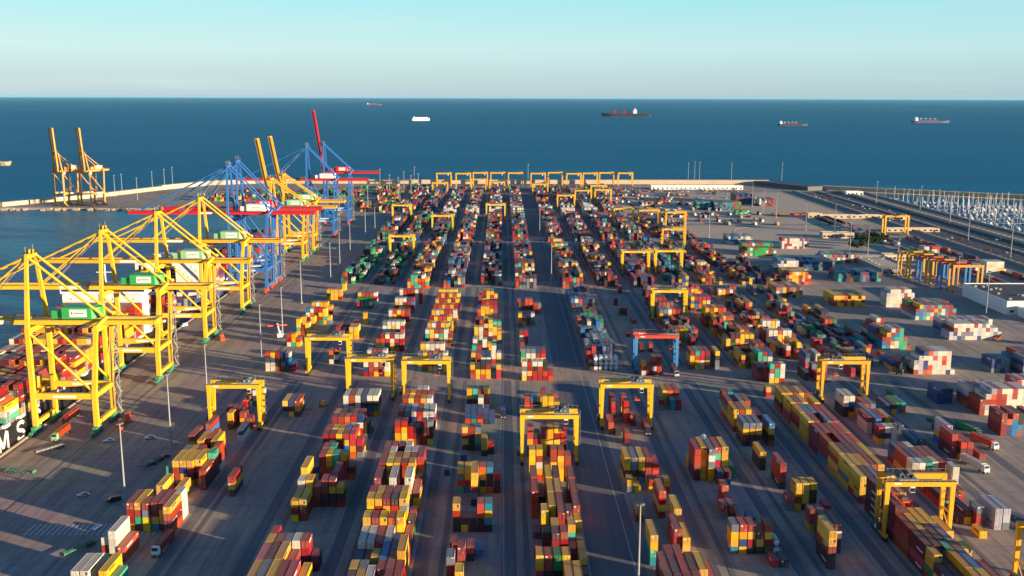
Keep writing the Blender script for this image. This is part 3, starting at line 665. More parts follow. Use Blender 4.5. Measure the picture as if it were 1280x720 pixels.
pro_y = rtg(M_yel, M_yel); pro_a = rtg(M_yel2, M_yel2, trolley_x=8.0); pro_b = rtg(M_ored, M_lblue, trolley_x=20.5)
protos = {'y': pro_y, 'a': pro_a, 'b': pro_b}; usedp = set()
sim = {'y': rtg_simple(M_yel2, M_yel2), 'b': rtg_simple(M_ored, M_lblue), 'o': rtg_simple(M_ora, M_ora)}
G_R = 'rubber tyred gantry cranes over the container blocks'
def put_rtg(kind, x, y, label):
    if kind in protos:
        o = protos[kind]
        if kind in usedp: o = copy_tree(o)
        usedp.add(kind)
        o.location = (x, y, 0)
    else:
        o = link_mesh('yard_gantry_crane', sim[kind[1]], None, (x, y, 0))
    return tag(o, label, 'gantry crane', G_R)
def gy(x, py): return row_Y(x, py, 0)
XL = {c: v - 3.2 for c, v in CX.items()}
for kind, c, py, lab in (
    ('y', 6, 575, 'yellow yard gantry crane over the central sixth block, nearest in the middle of the yard'),
    ('y', 7, 532, 'yellow yard gantry crane over the seventh block, a dark truck under it'),
    ('y', 3, 496, 'yellow yard gantry crane at the crossroad end of the third block from the quay'),
    ('y', 4, 499, 'yellow yard gantry crane at the crossroad end of the fourth block from the quay'),
    ('y', 1, 533, 'yellow yard gantry crane over the near block closest to the quay'),
    ('y', 2, 466, 'yellow yard gantry crane over the second block just beyond the first crossroad'),
    ('b', 8, 463, 'red yard gantry crane on pale blue legs just beyond the first crossroad'),
    ('a', 11, 499, 'yellow yard gantry crane over the eleventh block at the first crossroad'),
    ('a', 10, 668, 'large amber yard gantry crane over the tenth block, nearest the camera'),
    ('a', 11, 738, 'yellow yard gantry crane cut off by the right edge, beside the bare concrete'),
    ('y', 9, 399, 'yellow yard gantry crane over red and grey containers before the second crossroad'),
    ('y', 9, 343, 'yellow yard gantry crane over the ninth block just beyond the second crossroad'),
    ('y', 10, 342, 'yellow yard gantry crane over the tenth block just beyond the second crossroad'),
    ('a', 11, 311, 'amber yard gantry crane over the eleventh block before the third crossroad'),
    ('y', 2, 321, 'yellow yard gantry crane over green containers in the second block, third band'),
    ('y', 3, 292, 'yellow yard gantry crane over the third block just beyond the third crossroad'),
    ('y', 1, 277, 'yellow yard gantry crane over the first block between third and fourth crossroad'),
    ('y', 5, 276, 'yellow yard gantry crane over the fifth block between third and fourth crossroad'),
    ('a', 10, 282, 'amber yard gantry crane over the tenth block between third and fourth crossroad'),
    ('a', 11, 284, 'amber yard gantry crane over the eleventh block between third and fourth crossroad'),
    ('a', 12, 287, 'amber yard gantry crane over the twelfth block between third and fourth crossroad')):
    put_rtg(kind, XL[c], gy(XL[c] + 12, py), lab)
for c, py, lab in ((8, 263, 'eighth block just beyond the fourth crossroad'), (9, 256, 'ninth block in the far band'), (10, 255, 'tenth block in the far band'), (7, 247, 'seventh block in the far band'),
                   (5, 244, 'fifth block in the far band'), (2, 245, 'second block in the far band'), (10, 249, 'tenth block behind another amber crane'), (4, 240, 'fourth block in the far band')):
    put_rtg('sy', XL[c], gy(XL[c] + 12, py), f'small amber yard gantry crane over the {lab}')
for i in range(11):
    px = (546, 570, 591, 613, 635, 663, 685, 707, 728, 749, 772)[i]; x = at(px, 233)[0]
    o_ = put_rtg('sy', x, gy(x, 233) + rnd.uniform(-12, 12), f'amber gantry crane, {ordn(i + 1)} from the quay in the row along the sea wall'); o_.scale = (1.06, 1.5, 1.12)
for i, (k, x, y) in enumerate((('so', 349, 764), ('sb', 346, 778), ('so', 343, 792), ('sb', 341, 806), ('sy', 338, 820), ('sy', 336, 834))):
    put_rtg(k, x, y, f"{'blue legged red' if k == 'sb' else 'yellow'} gantry crane, {ordn(i + 1)} from the white warehouse in the parked cluster")
o = link_mesh('yard_gantry_crane', sim['y'], None, (417, 1085, 0)); o.scale = (1.12, 1.1, 1.05); tag(o, 'lone yellow rail gantry crane above the railway tracks and trees', 'gantry crane', G_R)

# ------------------------------------------------------------------ quay cranes (origin: seaside rail, middle of the crane; +X is inland)
def sts(body, boomm, housem, zb=49.0, za=80.0, reach=66.0, back=27.0, up=0.0, foot=None, sign=True, gauge=27.0, half=10.0, name='quay_crane'):
    root = empty(name); foot = foot or M_bogie
    for s in (-1, 1):
        y = s * half
        m = MB(); m.beam((0, y, 3.6), (0, y, zb - 1), 1.9, 1.9, body, 1.9, 1.9); m.box(-1.5, -1.0, y - .5, y + .5, 4, zb - 2, M_grey); m.build('seaside_leg', root)
        m = MB(); m.beam((gauge, y, 3.6), (gauge, y, 19), 2.0, 2.0, body); m.beam((gauge, y, 18.4), (gauge + 2.4, y * .9, zb + .2), 2.0, 1.9, body, 1.7, 1.6); m.beam((gauge + 2.2, y * .9, zb - .6), (gauge + 5.5, 4 * s, zb + 3.2), 1.4, 1.4, body); m.build('landside_leg', root)
        m = MB(); m.beam((.9, y, 17.5), (gauge - .9, y, 17.5), 1.7, 2.6, body); m.box(9, 19, y - .9, y - .86, 16.9, 18.0, M_white); m.build('portal_beam', root)
        m = MB(); m.cyl((.6, y, zb - 3), (gauge - .6, y, 19.4), .6, body, 8); m.build('diagonal_brace', root)
        m = MB(); m.beam((0, y, zb - 1), (-.5, y * .42, za - 1), 1.7, 1.6, body, 1.3, 1.3); m.build('mast', root)
        m = MB(); m.cyl((0, y * .4, za - 1.5), (gauge + 4.6, 4.2 * s, zb + 3), .62, body, 8); m.build('backstay', root)
        for x in (0, gauge):
            m = MB()
            for k in (-3.2, 3.2):
                m.box(x - .8, x + .8, y + k - 2.6, y + k + 2.6, 1.3, 2.2, foot)
                for d in (-1.8, -.6, .6, 1.8): m.cyl((x - .35, y + k + d, .55), (x + .35, y + k + d, .55), .5, M_dgrey, 10)
            m.box(x - .9, x + .9, y - 3, y + 3, 2.2, 3.8, foot); m.build('wheel_bogie', root)
    for x in (0, gauge):
        m = MB(); m.beam((x, -half, 5), (x, half, 5), 1.5, 1.9, body); m.build('sill_beam', root)
    m = MB(); m.beam((-.5, -half * .42, za - 1), (-.5, half * .42, za - 1), 1.6, 2.0, body); m.box(-3, 2, -4, 4, za + .1, za + .25, M_walk)
    for q in range(8): m.cbox((rnd.uniform(-2.5, 1.6), rnd.uniform(-3.4, 3.4), za + 1.0), (.5, .5, 1.8), rnd.choice((M_grey, M_dgrey, body)))
    for y in (-3.5, 3.5): m.cyl((-1, y, za), (-1, y, za + 3.2), .12, M_grey, 5)
    m.build('apex', root)
    for p_, q_, w_, h_ in (((0, -half, zb - 2.2), (0, half, zb - 2.2), 1.7, 2.2), ((gauge + 2.4, -half * .9, zb - 1.8), (gauge + 2.4, half * .9, zb - 1.8), 1.6, 2.0), ((gauge, -half, 17.5), (gauge, half, 17.5), 1.5, 2.2)):
        m = MB(); m.beam(p_, q_, w_, h_, body); m.build('cross_beam', root)
    # fixed girder over the portal and the back reach
    m = MB()
    for y in (-3.2, 3.2): m.box(-2, gauge + back, y - .7, y + .7, zb - .6, zb + 1.7, boomm)
    for x in range(0, int(gauge + back), 6): m.box(x, x + .6, -2.5, 2.5, zb - .3, zb + .3, M_dgrey)
    for y in (-4.6, 4.6):
        m.box(-2, gauge + back, y - .5, y + .5, zb + 1.72, zb + 1.8, M_walk); m.box(-2, gauge + back, y * 1.1 - .03, y * 1.1 + .03, zb + 2.7, zb + 2.78, M_grey)
    m.box(gauge + back - 1, gauge + back, -4, 4, zb - .5, zb + 1.6, boomm); m.build('girder', root)
    # boom hinged at the seaside leg
    bo = MB(); sx = -1
    for y in (-3.2, 3.2): bo.box(-reach, 0, y - .65, y + .65, -.6, 1.7, boomm)
    for x in range(0, int(reach), 6): bo.box(-x - .6, -x, -2.5, 2.5, -.2, .4, boomm if up else M_dgrey)
    bo.box(-reach - .6, -reach + .6, -3.8, 3.8, -.5, 1.6, boomm)
    for y in (-4.5, 4.5): bo.box(-reach, 0, y - .4, y + .4, 1.72, 1.8, M_walk)
    if sign: bo.box(-22, -8, -3.9, -3.86, -.2, 1.3, M_white)
    b = bo.build('boom', root, (-2.2, 0, zb)); b.rotation_euler = (0, R(up), 0)
    ca, sa = math.cos(R(up)), math.sin(R(up))
    def bp(x, y): return (-2.2 + x * ca, y, zb - x * sa + 1.5 * ca)
    m = MB()
    for s in (-1, 1):
        if up: m.cyl((-.6, s * half * .4, za - 1.2), bp(-reach * .45, 3 * s), .28, body, 6); m.cyl(bp(-reach * .45, 3 * s), bp(-reach * .9, 3 * s), .28, body, 6)
        else:
            m.cyl((-.6, s * half * .4, za - 1.2), bp(-reach * .92, 3 * s), .42, body, 7); m.cyl((-.6, s * half * .4, za - 1.4), bp(-reach * .5, 3 * s), .36, body, 7)
            m.cyl((-.8, s * 2, za - 1.8), bp(-reach * .42, s * 1.6), .14, M_grey, 5)
    m.build('forestay', root)
    m = MB(); hx = 13.0
    m.box(hx, hx + 13, -4.6, 4.6, zb + 2.1, zb + 7.2, housem); m.box(hx - 5, hx, -3.4, 1.5, zb + 2.0, zb + 5.6, housem)
    m.prism([(hx + 13, -4.6), (hx + 16, -2), (hx + 16, 2), (hx + 13, 4.6)], zb + 2.1, zb + 7.0, housem)
    mh = m.build('machinery_house', root)
    m = MB(); m.box(hx + 3.4, hx + 11, -4.68, -4.61, zb + 3.0, zb + 6.4, M_white)
    for i in range(6): m.box(hx + 5.4 + i * .75, hx + 5.9 + i * .75, -4.71, -4.69, zb + 4.5, zb + 5.0, M_dgrey)
    m.cbox((hx + 4.5, -4.7, zb + 4.75), (.5, .03, 1.1), M_red); m.build('sign', mh)
    m = MB(); tx = -6.0 if not up else 6.0
    m.box(tx - 3, tx + 3, -3.8, 3.8, zb + 1.9, zb + 2.5, M_dgrey); m.box(tx - 2.4, tx + 2.4, -1.6, 1.6, zb + 2.5, zb + 3.8, M_dgrey)
    if up or tx > 0: pass
    t = m.build('trolley', root); m = MB(); m.box(tx + 2.4, tx + 5, -1.5, 1.5, zb - 4.2, zb - 1.2, M_white); m.box(tx + 2.34, tx + 2.4, -1.3, 1.3, zb - 3.8, zb - 1.8, M_glass); m.build('operator_cab', t)
    m = MB()
    for k in range(9):
        z = 4 + k * 4.8; sx_ = 1 if k % 2 else -1
        m.box(gauge + 1.3, gauge + 4.2, half - 1.6, half + 1.6, z, z + .25, M_grey); m.beam((gauge + (1.6 if sx_ > 0 else 3.9), half, z), (gauge + (3.9 if sx_ > 0 else 1.6), half, z + 4.8), .9, .35, M_grey)
        for x in (1.4, 4.1): m.box(gauge + x - .1, gauge + x + .1, half - 1.6, half - 1.4, z, z + 4.8, M_grey)
    m.build('stair_tower', root)
    return root
RAIL = -207.2
G_Q = 'ship to shore cranes along the quay'
def put_sts(o, y, label, x=RAIL, rz=0, g=G_Q):
    o.location = (x, y, 0); o.rotation_euler = (0, 0, rz); return tag(o, label, 'quay crane', g)
q1 = sts(M_sts, M_sts, M_green); put_sts(q1, 437, 'yellow quay crane with green machinery house, nearest the camera on the quay')
q2 = copy_tree(q1); put_sts(q2, 519, 'yellow quay crane with green machinery house, second along the quay')
q3 = sts(M_sts, M_yel2, M_lgreen); put_sts(q3, 603, 'yellow quay crane with pale green machinery house, third along the quay')
q4 = copy_tree(q3); put_sts(q4, 690, 'yellow quay crane with pale green machinery house, just before the blue cranes')
q5 = sts(M_blue, M_red, M_white, zb=60, za=97, reach=74, back=37, foot=M_ored); put_sts(q5, 763, 'tall blue quay crane with red boom and long white machinery house')
q6 = sts(M_blue, M_red, M_red, zb=60, za=99, reach=62, back=37, foot=M_ored); put_sts(q6, 791, 'tall blue quay crane with red boom and red machinery house')
q7 = sts(M_yel2, M_yel2, M_lgreen, zb=49, za=76, reach=62, back=30, up=80); put_sts(q7, 905, 'yellow quay crane with its boom raised upright, behind the blue cranes')
q8 = copy_tree(q7); put_sts(q8, 956, 'second yellow quay crane with raised boom, just behind the first one')
q9 = copy_tree(q5); put_sts(q9, 1072, 'blue quay crane with red boom lowered, beyond the raised yellow booms')
q10 = sts(M_blue, M_red, M_red, zb=60, za=94, reach=72, back=37, up=82, foot=M_ored); put_sts(q10, 1176, 'blue quay crane with a red boom raised upright, farthest along the quay')
far1 = sts(M_ora, M_ora, M_ora, zb=47, za=72, reach=58, back=16, up=86, gauge=22, half=9.5, foot=M_ora, sign=False); put_sts(far1, 1362, 'ochre quay crane with raised boom, left of the pair on the far quay', -601, R(62), 'ochre cranes on the far quay')
far2 = copy_tree(far1); put_sts(far2, 1364, 'ochre quay crane with raised boom, right of the pair on the far quay', -566, R(62), 'ochre cranes on the far quay')
# ------------------------------------------------------------------ ground, water
def ground_mat():
    m, nt, b = new_mat('terminal_paving')
    pos = N(nt, 'ShaderNodeNewGeometry').outputs['Position']
    mp = N(nt, 'ShaderNodeMapping'); mp.inputs['Scale'].default_value = (1.0, 0.06, 1.0); nt.links.new(pos, mp.inputs[0])
    big = noise(nt, 0.012, 5, 0.6, pos); fine = noise(nt, 0.25, 5, 0.65, pos); tyre = noise(nt, 0.35, 5, 0.6, mp.outputs[0])
    c = mixrgb(nt, lin((154, 140, 122)), lin((174, 156, 134)), ramp(nt, big, [(0.35, 0), (0.65, 1)]))
    c = mixrgb(nt, c, lin((112, 103, 96)), mathn(nt, 'MULTIPLY', ramp(nt, fine, [(0.45, 0), (0.7, 1)]), 0.3))
    c = mixrgb(nt, c, lin((100, 94, 90)), mathn(nt, 'MULTIPLY', ramp(nt, tyre, [(0.45, 0), (0.68, 1)]), 0.55))
    stn = noise(nt, 0.09, 3, 0.5, pos); c = mixrgb(nt, c, lin((66, 60, 58)), mathn(nt, 'MULTIPLY', ramp(nt, stn, [(0.66, 0), (0.74, 1)]), 0.5))
    pt = N(nt, 'ShaderNodeTexVoronoi', Scale=0.035); pt.distance = 'CHEBYCHEV'; nt.links.new(pos, pt.inputs['Vector']); c = mixrgb(nt, c, pt.outputs['Color'], 0.12, 'SOFT_LIGHT')
    br = N(nt, 'ShaderNodeTexBrick', Scale=1.0); br.inputs['Brick Width'].default_value = 24.0; br.inputs['Row Height'].default_value = 12.0; br.inputs['Mortar Size'].default_value = 0.14; br.offset = 0.0
    nt.links.new(pos, br.inputs['Vector'])
    c = mixrgb(nt, c, lin((100, 92, 86)), mathn(nt, 'MULTIPLY', br.outputs['Fac'], 0.8))
    nt.links.new(c, b.inputs['Base Color']); b.inputs['Roughness'].default_value = 0.85; b.inputs['Specular IOR Level'].default_value = 0.25
    return m

def lane_mat(name, a, c2):
    m, nt, b = new_mat(name)
    pos = N(nt, 'ShaderNodeNewGeometry').outputs['Position']
    mp = N(nt, 'ShaderNodeMapping'); mp.inputs['Scale'].default_value = (1.0, 0.03, 1.0); nt.links.new(pos, mp.inputs[0])
    f = noise(nt, 0.55, 5, 0.6, mp.outputs[0]); g = noise(nt, 0.05, 4, 0.6, pos)
    c = mixrgb(nt, lin(a), lin(c2), ramp(nt, f, [(0.35, 0), (0.7, 1)])); c = mixrgb(nt, c, lin(c2), mathn(nt, 'MULTIPLY', g, 0.5))
    nt.links.new(c, b.inputs['Base Color']); b.inputs['Roughness'].default_value = 0.85; b.inputs['Specular IOR Level'].default_value = 0.25
    return m
M_ground = ground_mat()
M_lane = lane_mat('worn_asphalt', (122, 117, 114), (100, 98, 98))
M_run = lane_mat('crane_runway', (128, 122, 114), (102, 96, 92))
M_road = lane_mat('road_asphalt', (84, 82, 82), (70, 68, 70))
M_line = paint('road_marking', (210, 208, 200), 0.7, 0.5, (120, 112, 104), 0.6)
M_dline = paint('crane_rail', (70, 66, 62), 0.6, 0.3)
M_gline = paint('green_marking', (70, 120, 84), 0.7, 0.5, (110, 104, 98), 0.6)

def water_mat(name, deep, rough, sc, spec=0.12, bump=0.5):
    m, nt, b = new_mat(name)
    pos = N(nt, 'ShaderNodeNewGeometry').outputs['Position']
    mp = N(nt, 'ShaderNodeMapping'); mp.inputs['Scale'].default_value = (0.16, 1.0, 1.0); nt.links.new(pos, mp.inputs[0])
    big = noise(nt, 0.0012, 5, 0.6, mp.outputs[0]); mid = noise(nt, 0.012, 4, 0.6, mp.outputs[0])
    c = mixrgb(nt, deep[0], deep[1], ramp(nt, big, [(0.35, 0), (0.65, 1)]))
    c = mixrgb(nt, c, deep[0], mathn(nt, 'MULTIPLY', ramp(nt, mid, [(0.4, 0), (0.7, 1)]), 0.45))
    mp2 = N(nt, 'ShaderNodeMapping'); mp2.inputs['Scale'].default_value = (0.08, 1.0, 1.0); nt.links.new(pos, mp2.inputs[0])
    c = mixrgb(nt, c, tuple(v * 1.35 for v in deep[1]), mathn(nt, 'MULTIPLY', ramp(nt, noise(nt, 0.0045, 5, 0.65, mp2.outputs[0]), [(0.5, 0), (0.75, 1)]), 0.6))
    nt.links.new(c, b.inputs['Base Color'])
    b.inputs['Roughness'].default_value = rough; b.inputs['Specular IOR Level'].default_value = spec; b.inputs['IOR'].default_value = 1.33
    h = mathn(nt, 'ADD', noise(nt, sc, 4, 0.6, pos), mathn(nt, 'MULTIPLY', noise(nt, sc * 0.16, 3, 0.5, pos), 2.0))
    bp = N(nt, 'ShaderNodeBump', Strength=bump, Distance=1.2); nt.links.new(h, bp.inputs['Height']); nt.links.new(bp.outputs[0], b.inputs['Normal'])
    return m
M_sea = water_mat('sea_water', ((0.0, 0.112, 0.185), (0.0, 0.15, 0.232)), 0.5, 0.18)
M_basin = water_mat('basin_water', ((0.0, 0.125, 0.165), (0.0, 0.145, 0.19)), 0.32, 0.35, 0.3, 0.9)

bm = bmesh.new()
bmesh.ops.create_circle(bm, cap_ends=True, radius=90000.0, segments=180)
me = bpy.data.meshes.new('sea'); bm.to_mesh(me); bm.free(); me.materials.append(M_sea)
tag(link_mesh('sea', me, loc=(0, 0, -3.0)), 'deep blue green open sea reaching to the horizon', 'sea', kind='structure')

QE = -209.8
hw = bpy.data.meshes.new('harbour_water'); hw.from_pydata([(-2500, -600, -2.93), (QE - .01, -600, -2.93), (QE - .01, 1336, -2.93), (-690, 1343, -2.93), (-1150, 1343, -2.93), (-2500, 1300, -2.93)], [], [(0, 1, 2, 3, 4, 5)]); hw.materials.append(M_basin)
tag(link_mesh('harbour_water', hw), 'calm teal harbour water beside the quay', 'water', kind='structure')
WA, WB, WC, WD, WE, WF, WG, WH = [at(*p) for p in ((0, 258), (125, 246), (200, 237), (262, 231), (320, 229), (960, 230), (1028, 237), (1280, 249))]
WA0 = (WA[0] - 420, WA[1] - 60); WH1 = (WH[0] + 640, WH[1] - 490)
print('walls', WA, WB, WC, WD, WE, WF, WG, WH)
land = [(QE, -500), (590, -500), (577, 900), (577, WG[1] - 30), WG, WF, WE, WD, WC, WB, (WA[0], WA[1] + 2), (WA0[0], WA0[1] + 2), (WA0[0], WA0[1] - 26), (WA[0], 1345), (-690, 1345), (QE, 1338)]
m = MB(); m.prism(land, -12.0, 0.0, M_ground, M_concg); tag(m.build('ground'), 'paved concrete terminal ground', 'ground', kind='structure')
# quay coping, crane rails, runways, lanes and markings: thin sheets above the ground
def sheet(name, rects, mat, z=0.03, label=None, kind='structure'):
    V, Fc = [], []
    for x0, x1, y0, y1 in rects:
        n = len(V); V += [(x0, y0, z), (x1, y0, z), (x1, y1, z), (x0, y1, z)]; Fc.append((n, n + 1, n + 2, n + 3))
    me = bpy.data.meshes.new(name); me.from_pydata(V, [], Fc); me.materials.append(mat)
    o = link_mesh(name, me); tag(o, label, name.replace('_', ' '), kind=kind); return o
roads_y = [gy(0, 467), gy(0, 355), gy(0, 297.5), gy(0, 262)]
bands = [(170, roads_y[0] - 14), (roads_y[0] + 14, roads_y[1] - 13), (roads_y[1] + 13, roads_y[2] - 13), (roads_y[2] + 13, roads_y[3] - 14), (roads_y[3] + 14, 1640)]
print('roads', roads_y, 'bands', bands)
sheet('yard_lane', [(x + 17.6, x + 21.0, a, b_) for c, x in CX.items() if c < 13 for a, b_ in bands], M_lane, label='worn dark truck lanes beside the container blocks')
sheet('crane_runway', [(x + d - .9, x + d + .9, a, b_) for c, x in CX.items() if c < 13 for d in (-2.4, 20.0 + 0.8) for a, b_ in bands], M_run, 0.045, 'pale concrete runways for the gantry crane wheels')
sheet('wide_lane', [(32.4, 44.8, a, b_) for a, b_ in bands], M_lane, 0.03, 'wide dark lane between sixth and seventh block')
lines = [(42.4, 42.62, 170, 1640)]
for a, b_ in bands[:4]:
    for c in (4, 5, 6, 8, 9): lines.append((CX[c] + 17.55, CX[c] + 17.67, a, b_))
for c in range(1, 12):
    for yy in roads_y[:2]:
        for d in (-9, 9):
            for k in range(4): lines.append((CX[c] + 2 + k * 4, CX[c] + 4 + k * 4, yy + d, yy + d + .3))
sheet('road_marking', lines, M_line, 0.06, 'thin white lane lines along the truck lanes')
q = [(-164 + k * 1.9, -163.5 + k * 1.9, 322, 331) for k in range(24)]
sheet('bay_marking', q, M_line, 0.06, 'faint white hatched parking marks on the quay apron')
sheet('crane_rail', [(RAIL - .25, RAIL + .25, 200, 1330), (RAIL + 26.75, RAIL + 27.25, 200, 1330)], M_dline, 0.06, 'dark steel crane rails along the quay')
sheet('green_line', [(-176, -175.7, 200, 1300), (-190.4, -190.1, 240, 900)], M_gline, 0.06, 'faint green guide lines along the quay apron')
m = MB(); m.box(QE - .15, QE + 1.0, -300, 1336, .02, .3, M_conc)
for k in range(60): m.cyl((QE + .45, 210 + 18.6 * k, .3), (QE + .45, 210 + 18.6 * k, .9), .35, M_dgrey, 8)
tag(m.build('quay_edge'), 'pale concrete quay edge with mooring bollards', 'quay', kind='structure')

# breakwater wall round the far side
def wallstrip(name, pts, w, h, mat, label, cat='sea wall', z0=-6):
    m = MB()
    for (xa, ya), (xb, yb) in zip(pts, pts[1:]):
        a, b_ = Vector((xa, ya, 0)), Vector((xb, yb, 0)); d = (b_ - a).normalized(); n = Vector((-d.y, d.x, 0)) * w / 2; e = d * .0
        m.hexa([(a - n).to_3d() + Vector((0, 0, z0)), (b_ - n) + Vector((0, 0, z0)), (b_ + n) + Vector((0, 0, z0)), (a + n) + Vector((0, 0, z0)),
                (a - n) + Vector((0, 0, h)), (b_ - n) + Vector((0, 0, h)), (b_ + n) + Vector((0, 0, h)), (a + n) + Vector((0, 0, h))], mat)
    return tag(m.build(name), label, cat)
wallstrip('sea_wall', [WC, WD, WE, WF], 12, 7.0, M_conc, 'long pale sandy sea wall across the far end of the terminal')
wallstrip('sea_wall', [WA0, WA, WB, WC], 12, 5.5, M_conc, 'lower pale sea wall running out to the left of the ochre cranes')
m = MB()
R2 = random.Random(3)
for k in range(150):
    x = R2.uniform(-1150, QE - 12); y = 1338 + R2.uniform(-6, 2); s = R2.uniform(1.5, 3.6)
    m.beam((x - s, y, -2.4), (x + s, y + R2.uniform(-1, 1), -2 + R2.uniform(0, 1.5)), s, s, M_foam)
tag(m.build('rock_bank'), 'rough tan rocks along the foot of the far quay', 'rocks', kind='stuff')
m = MB(); m.prism([(-1500, 2225), (-1104, 2200), (-1080, 2216), (-1104, 2236), (-1500, 2262)], -8, 5, M_foam)
for k in range(60):
    x = R2.uniform(-1380, -1086); y = R2.choice((2204, 2236)) + R2.uniform(-4, 4); s = R2.uniform(2, 5); m.beam((x - s, y, -2), (x + s, y, R2.uniform(0, 4)), s * 1.4, s * 1.4, M_foam)
tag(m.build('breakwater'), 'tip of a tan rock breakwater at the left edge of the sea', 'breakwater')
# outer breakwater round the marina
wallstrip('sea_wall', [WG, WH, WH1], 16, 6.5, M_foam, 'rough tan outer sea wall sheltering the marina on the right')
m = MB(); m.prism([(WG[0] + 4, WG[1] - 8), (WH[0], WH[1] - 8), (WH1[0], WH1[1] - 8), (WH1[0], WH1[1] - 34), (WH[0] - 14, WH[1] - 30), (WG[0] - 2, WG[1] - 32)], -6, 1.2, M_conc); tag(m.build('marina_path'), 'sandy path along the inside of the marina sea wall', 'path', kind='structure')

# coast road along the right of the terminal
sheet('coast_road', [(470, 502, 560, 1590), (512, 536, 560, 1590)], M_road, 0.03, 'dark coast road beside the terminal')
sheet('coast_road_marking', [(x - .15, x + .15, y, y + 8) for x in (478, 486, 494, 520, 528) for y in range(560, 1580, 20)], M_line, 0.06, 'white dashes on the coast road')
for x0, x1, h, lab, mat in ((464, 466.5, 2.5, 'long pale concrete fence between terminal and coast road', M_concg), (505, 508, 1.2, 'low concrete barrier down the middle of the coast road', M_concg), (540, 543, 2.6, 'pale retaining wall between coast road and service road', M_conc), (574, 576.5, 1.6, 'low pale wall along the marina edge', M_concg)):
    m = MB(); m.box(x0, x1, 560, 1600, 0, h, mat)
    for k in range(86): m.box(x0 - .3, x1 + .3, 562 + k * 12, 562.8 + k * 12, 0, h + .25, mat)
    tag(m.build('barrier_wall'), lab, 'wall')
m = MB(); m.prism([(WG[0] - 4, WG[1] - 12), (WF[0] - 4, WF[1] - 10), (WF[0] - 28, WF[1] - 12), (WG[0] - 30, WG[1] - 20)], 0, 6.5, M_roof, M_dgrey); tag(m.build('embankment'), 'dark banked embankment where the sea wall meets the coast road', 'embankment')
sheet('marina_road', [(547, 571, 560, 1592)], M_run, 0.03, 'pale service road between the coast road wall and the marina')
# rail tracks
sheet('railway_track', [(x + d - .1, x + d + .1, 650, 1300) for x in (394.2, 403.2, 412) for d in (-.75, .75)], M_dline, 0.06, 'railway tracks at the right of the terminal')
sheet('railway_bed', [(389, 416, 650, 1300)], M_concg, 0.03, 'pale concrete bed of the railway tracks')

sheet('bare_ground', [(196, 388, 905, 1165), (150, 440, 1180, 1580)], lane_mat('bare_tan_ground', (196, 176, 150), (170, 152, 130)), 0.03, 'pale bare tan ground beside the truck park')
# kerbed island and roundabout
m = MB()
for i in range(28):
    a0, a1 = math.pi * 2 * i / 28, math.pi * 2 * (i + 1) / 28
    m.hexa([(283 + 26 * math.cos(a0), 1090 + 60 * math.sin(a0), 0), (283 + 26 * math.cos(a1), 1090 + 60 * math.sin(a1), 0), (283 + 24.5 * math.cos(a1), 1090 + 57 * math.sin(a1), 0), (283 + 24.5 * math.cos(a0), 1090 + 57 * math.sin(a0), 0),
            (283 + 26 * math.cos(a0), 1090 + 60 * math.sin(a0), .15), (283 + 26 * math.cos(a1), 1090 + 60 * math.sin(a1), .15), (283 + 24.5 * math.cos(a1), 1090 + 57 * math.sin(a1), .15), (283 + 24.5 * math.cos(a0), 1090 + 57 * math.sin(a0), .15)], M_conc)
tag(m.build('kerb'), 'pale rounded kerb ring on the bare ground', 'kerb', kind='structure')

# ------------------------------------------------------------------ ships
def ship_hull(L, beam, zw, zd, mat, matlow=None, bow=26.0):
    """hull along +Y, stern at y=0, bow at y=L, water line zw, deck zd"""
    m = MB(); st = []
    for t, wt, wl in ((0, .86, .55), (.04, .97, .8), (.12, 1, 1), (1 - bow * 1.6 / L, 1, 1), (1 - bow / L, .9, .72), (1 - bow * .5 / L, .66, .36), (1 - bow * .16 / L, .3, .1), (1, .03, .01)):
        rise = max(0, t - (1 - bow * 1.6 / L)) * L * .07
        st.append([(-beam / 2 * wl, t * L, zw - 3), (-beam / 2 * (wl * .5 + wt * .5), t * L, zw + 1), (-beam / 2 * wt, t * L, zd + rise), (beam / 2 * wt, t * L, zd + rise), (beam / 2 * (wl * .5 + wt * .5), t * L, zw + 1), (beam / 2 * wl, t * L, zw - 3)])
    b = len(m.v); k = m.mi(mat); kd = m.mi(M_hullred); kl = m.mi(matlow or mat)
    for s in st: m.v += s
    for i in range(len(st) - 1):
        for j in range(5):
            a = b + i * 6 + j; m.f.append((a, a + 6, a + 7, a + 1)); m.m.append(kd if j == 2 else (kl if j in (0, 4) else k))
    m.f.append(tuple(b + j for j in range(6))); m.m.append(k)
    m.f.append(tuple(b + (len(st) - 1) * 6 + j for j in range(6))); m.m.append(k)
    return m

def letters(txt, h, parent, x, y0, z, step, t=.12):
    """block letters on a wall facing +X, read along +Y"""
    seg_ = {'M': [((0, 0), (0, 1)), ((0, 1), (.42, .25)), ((.42, .25), (.84, 1)), ((.84, 1), (.84, 0))],
            'S': [((.8, .84), (.62, .97)), ((.62, .97), (.22, .97)), ((.22, .97), (.04, .8)), ((.04, .8), (.12, .6)), ((.12, .6), (.66, .42)), ((.66, .42), (.78, .22)), ((.78, .22), (.6, .04)), ((.6, .04), (.2, .04)), ((.2, .04), (.02, .18))],
            'C': [((.8, .8), (.62, .96)), ((.62, .96), (.24, .96)), ((.24, .96), (.04, .74)), ((.04, .74), (.04, .26)), ((.04, .26), (.24, .04)), ((.24, .04), (.62, .04)), ((.62, .04), (.8, .2))]}
    for i, c in enumerate(txt):
        m = MB()
        for (a, b_), (c2, d) in seg_[c]: m.beam((x, y0 + i * step + a * h, z + b_ * h), (x, y0 + i * step + c2 * h, z + d * h), t, h * .17, M_white)
        for o, mi_ in ((0, 0),): pass
        lo = m.build('hull_letter', parent)
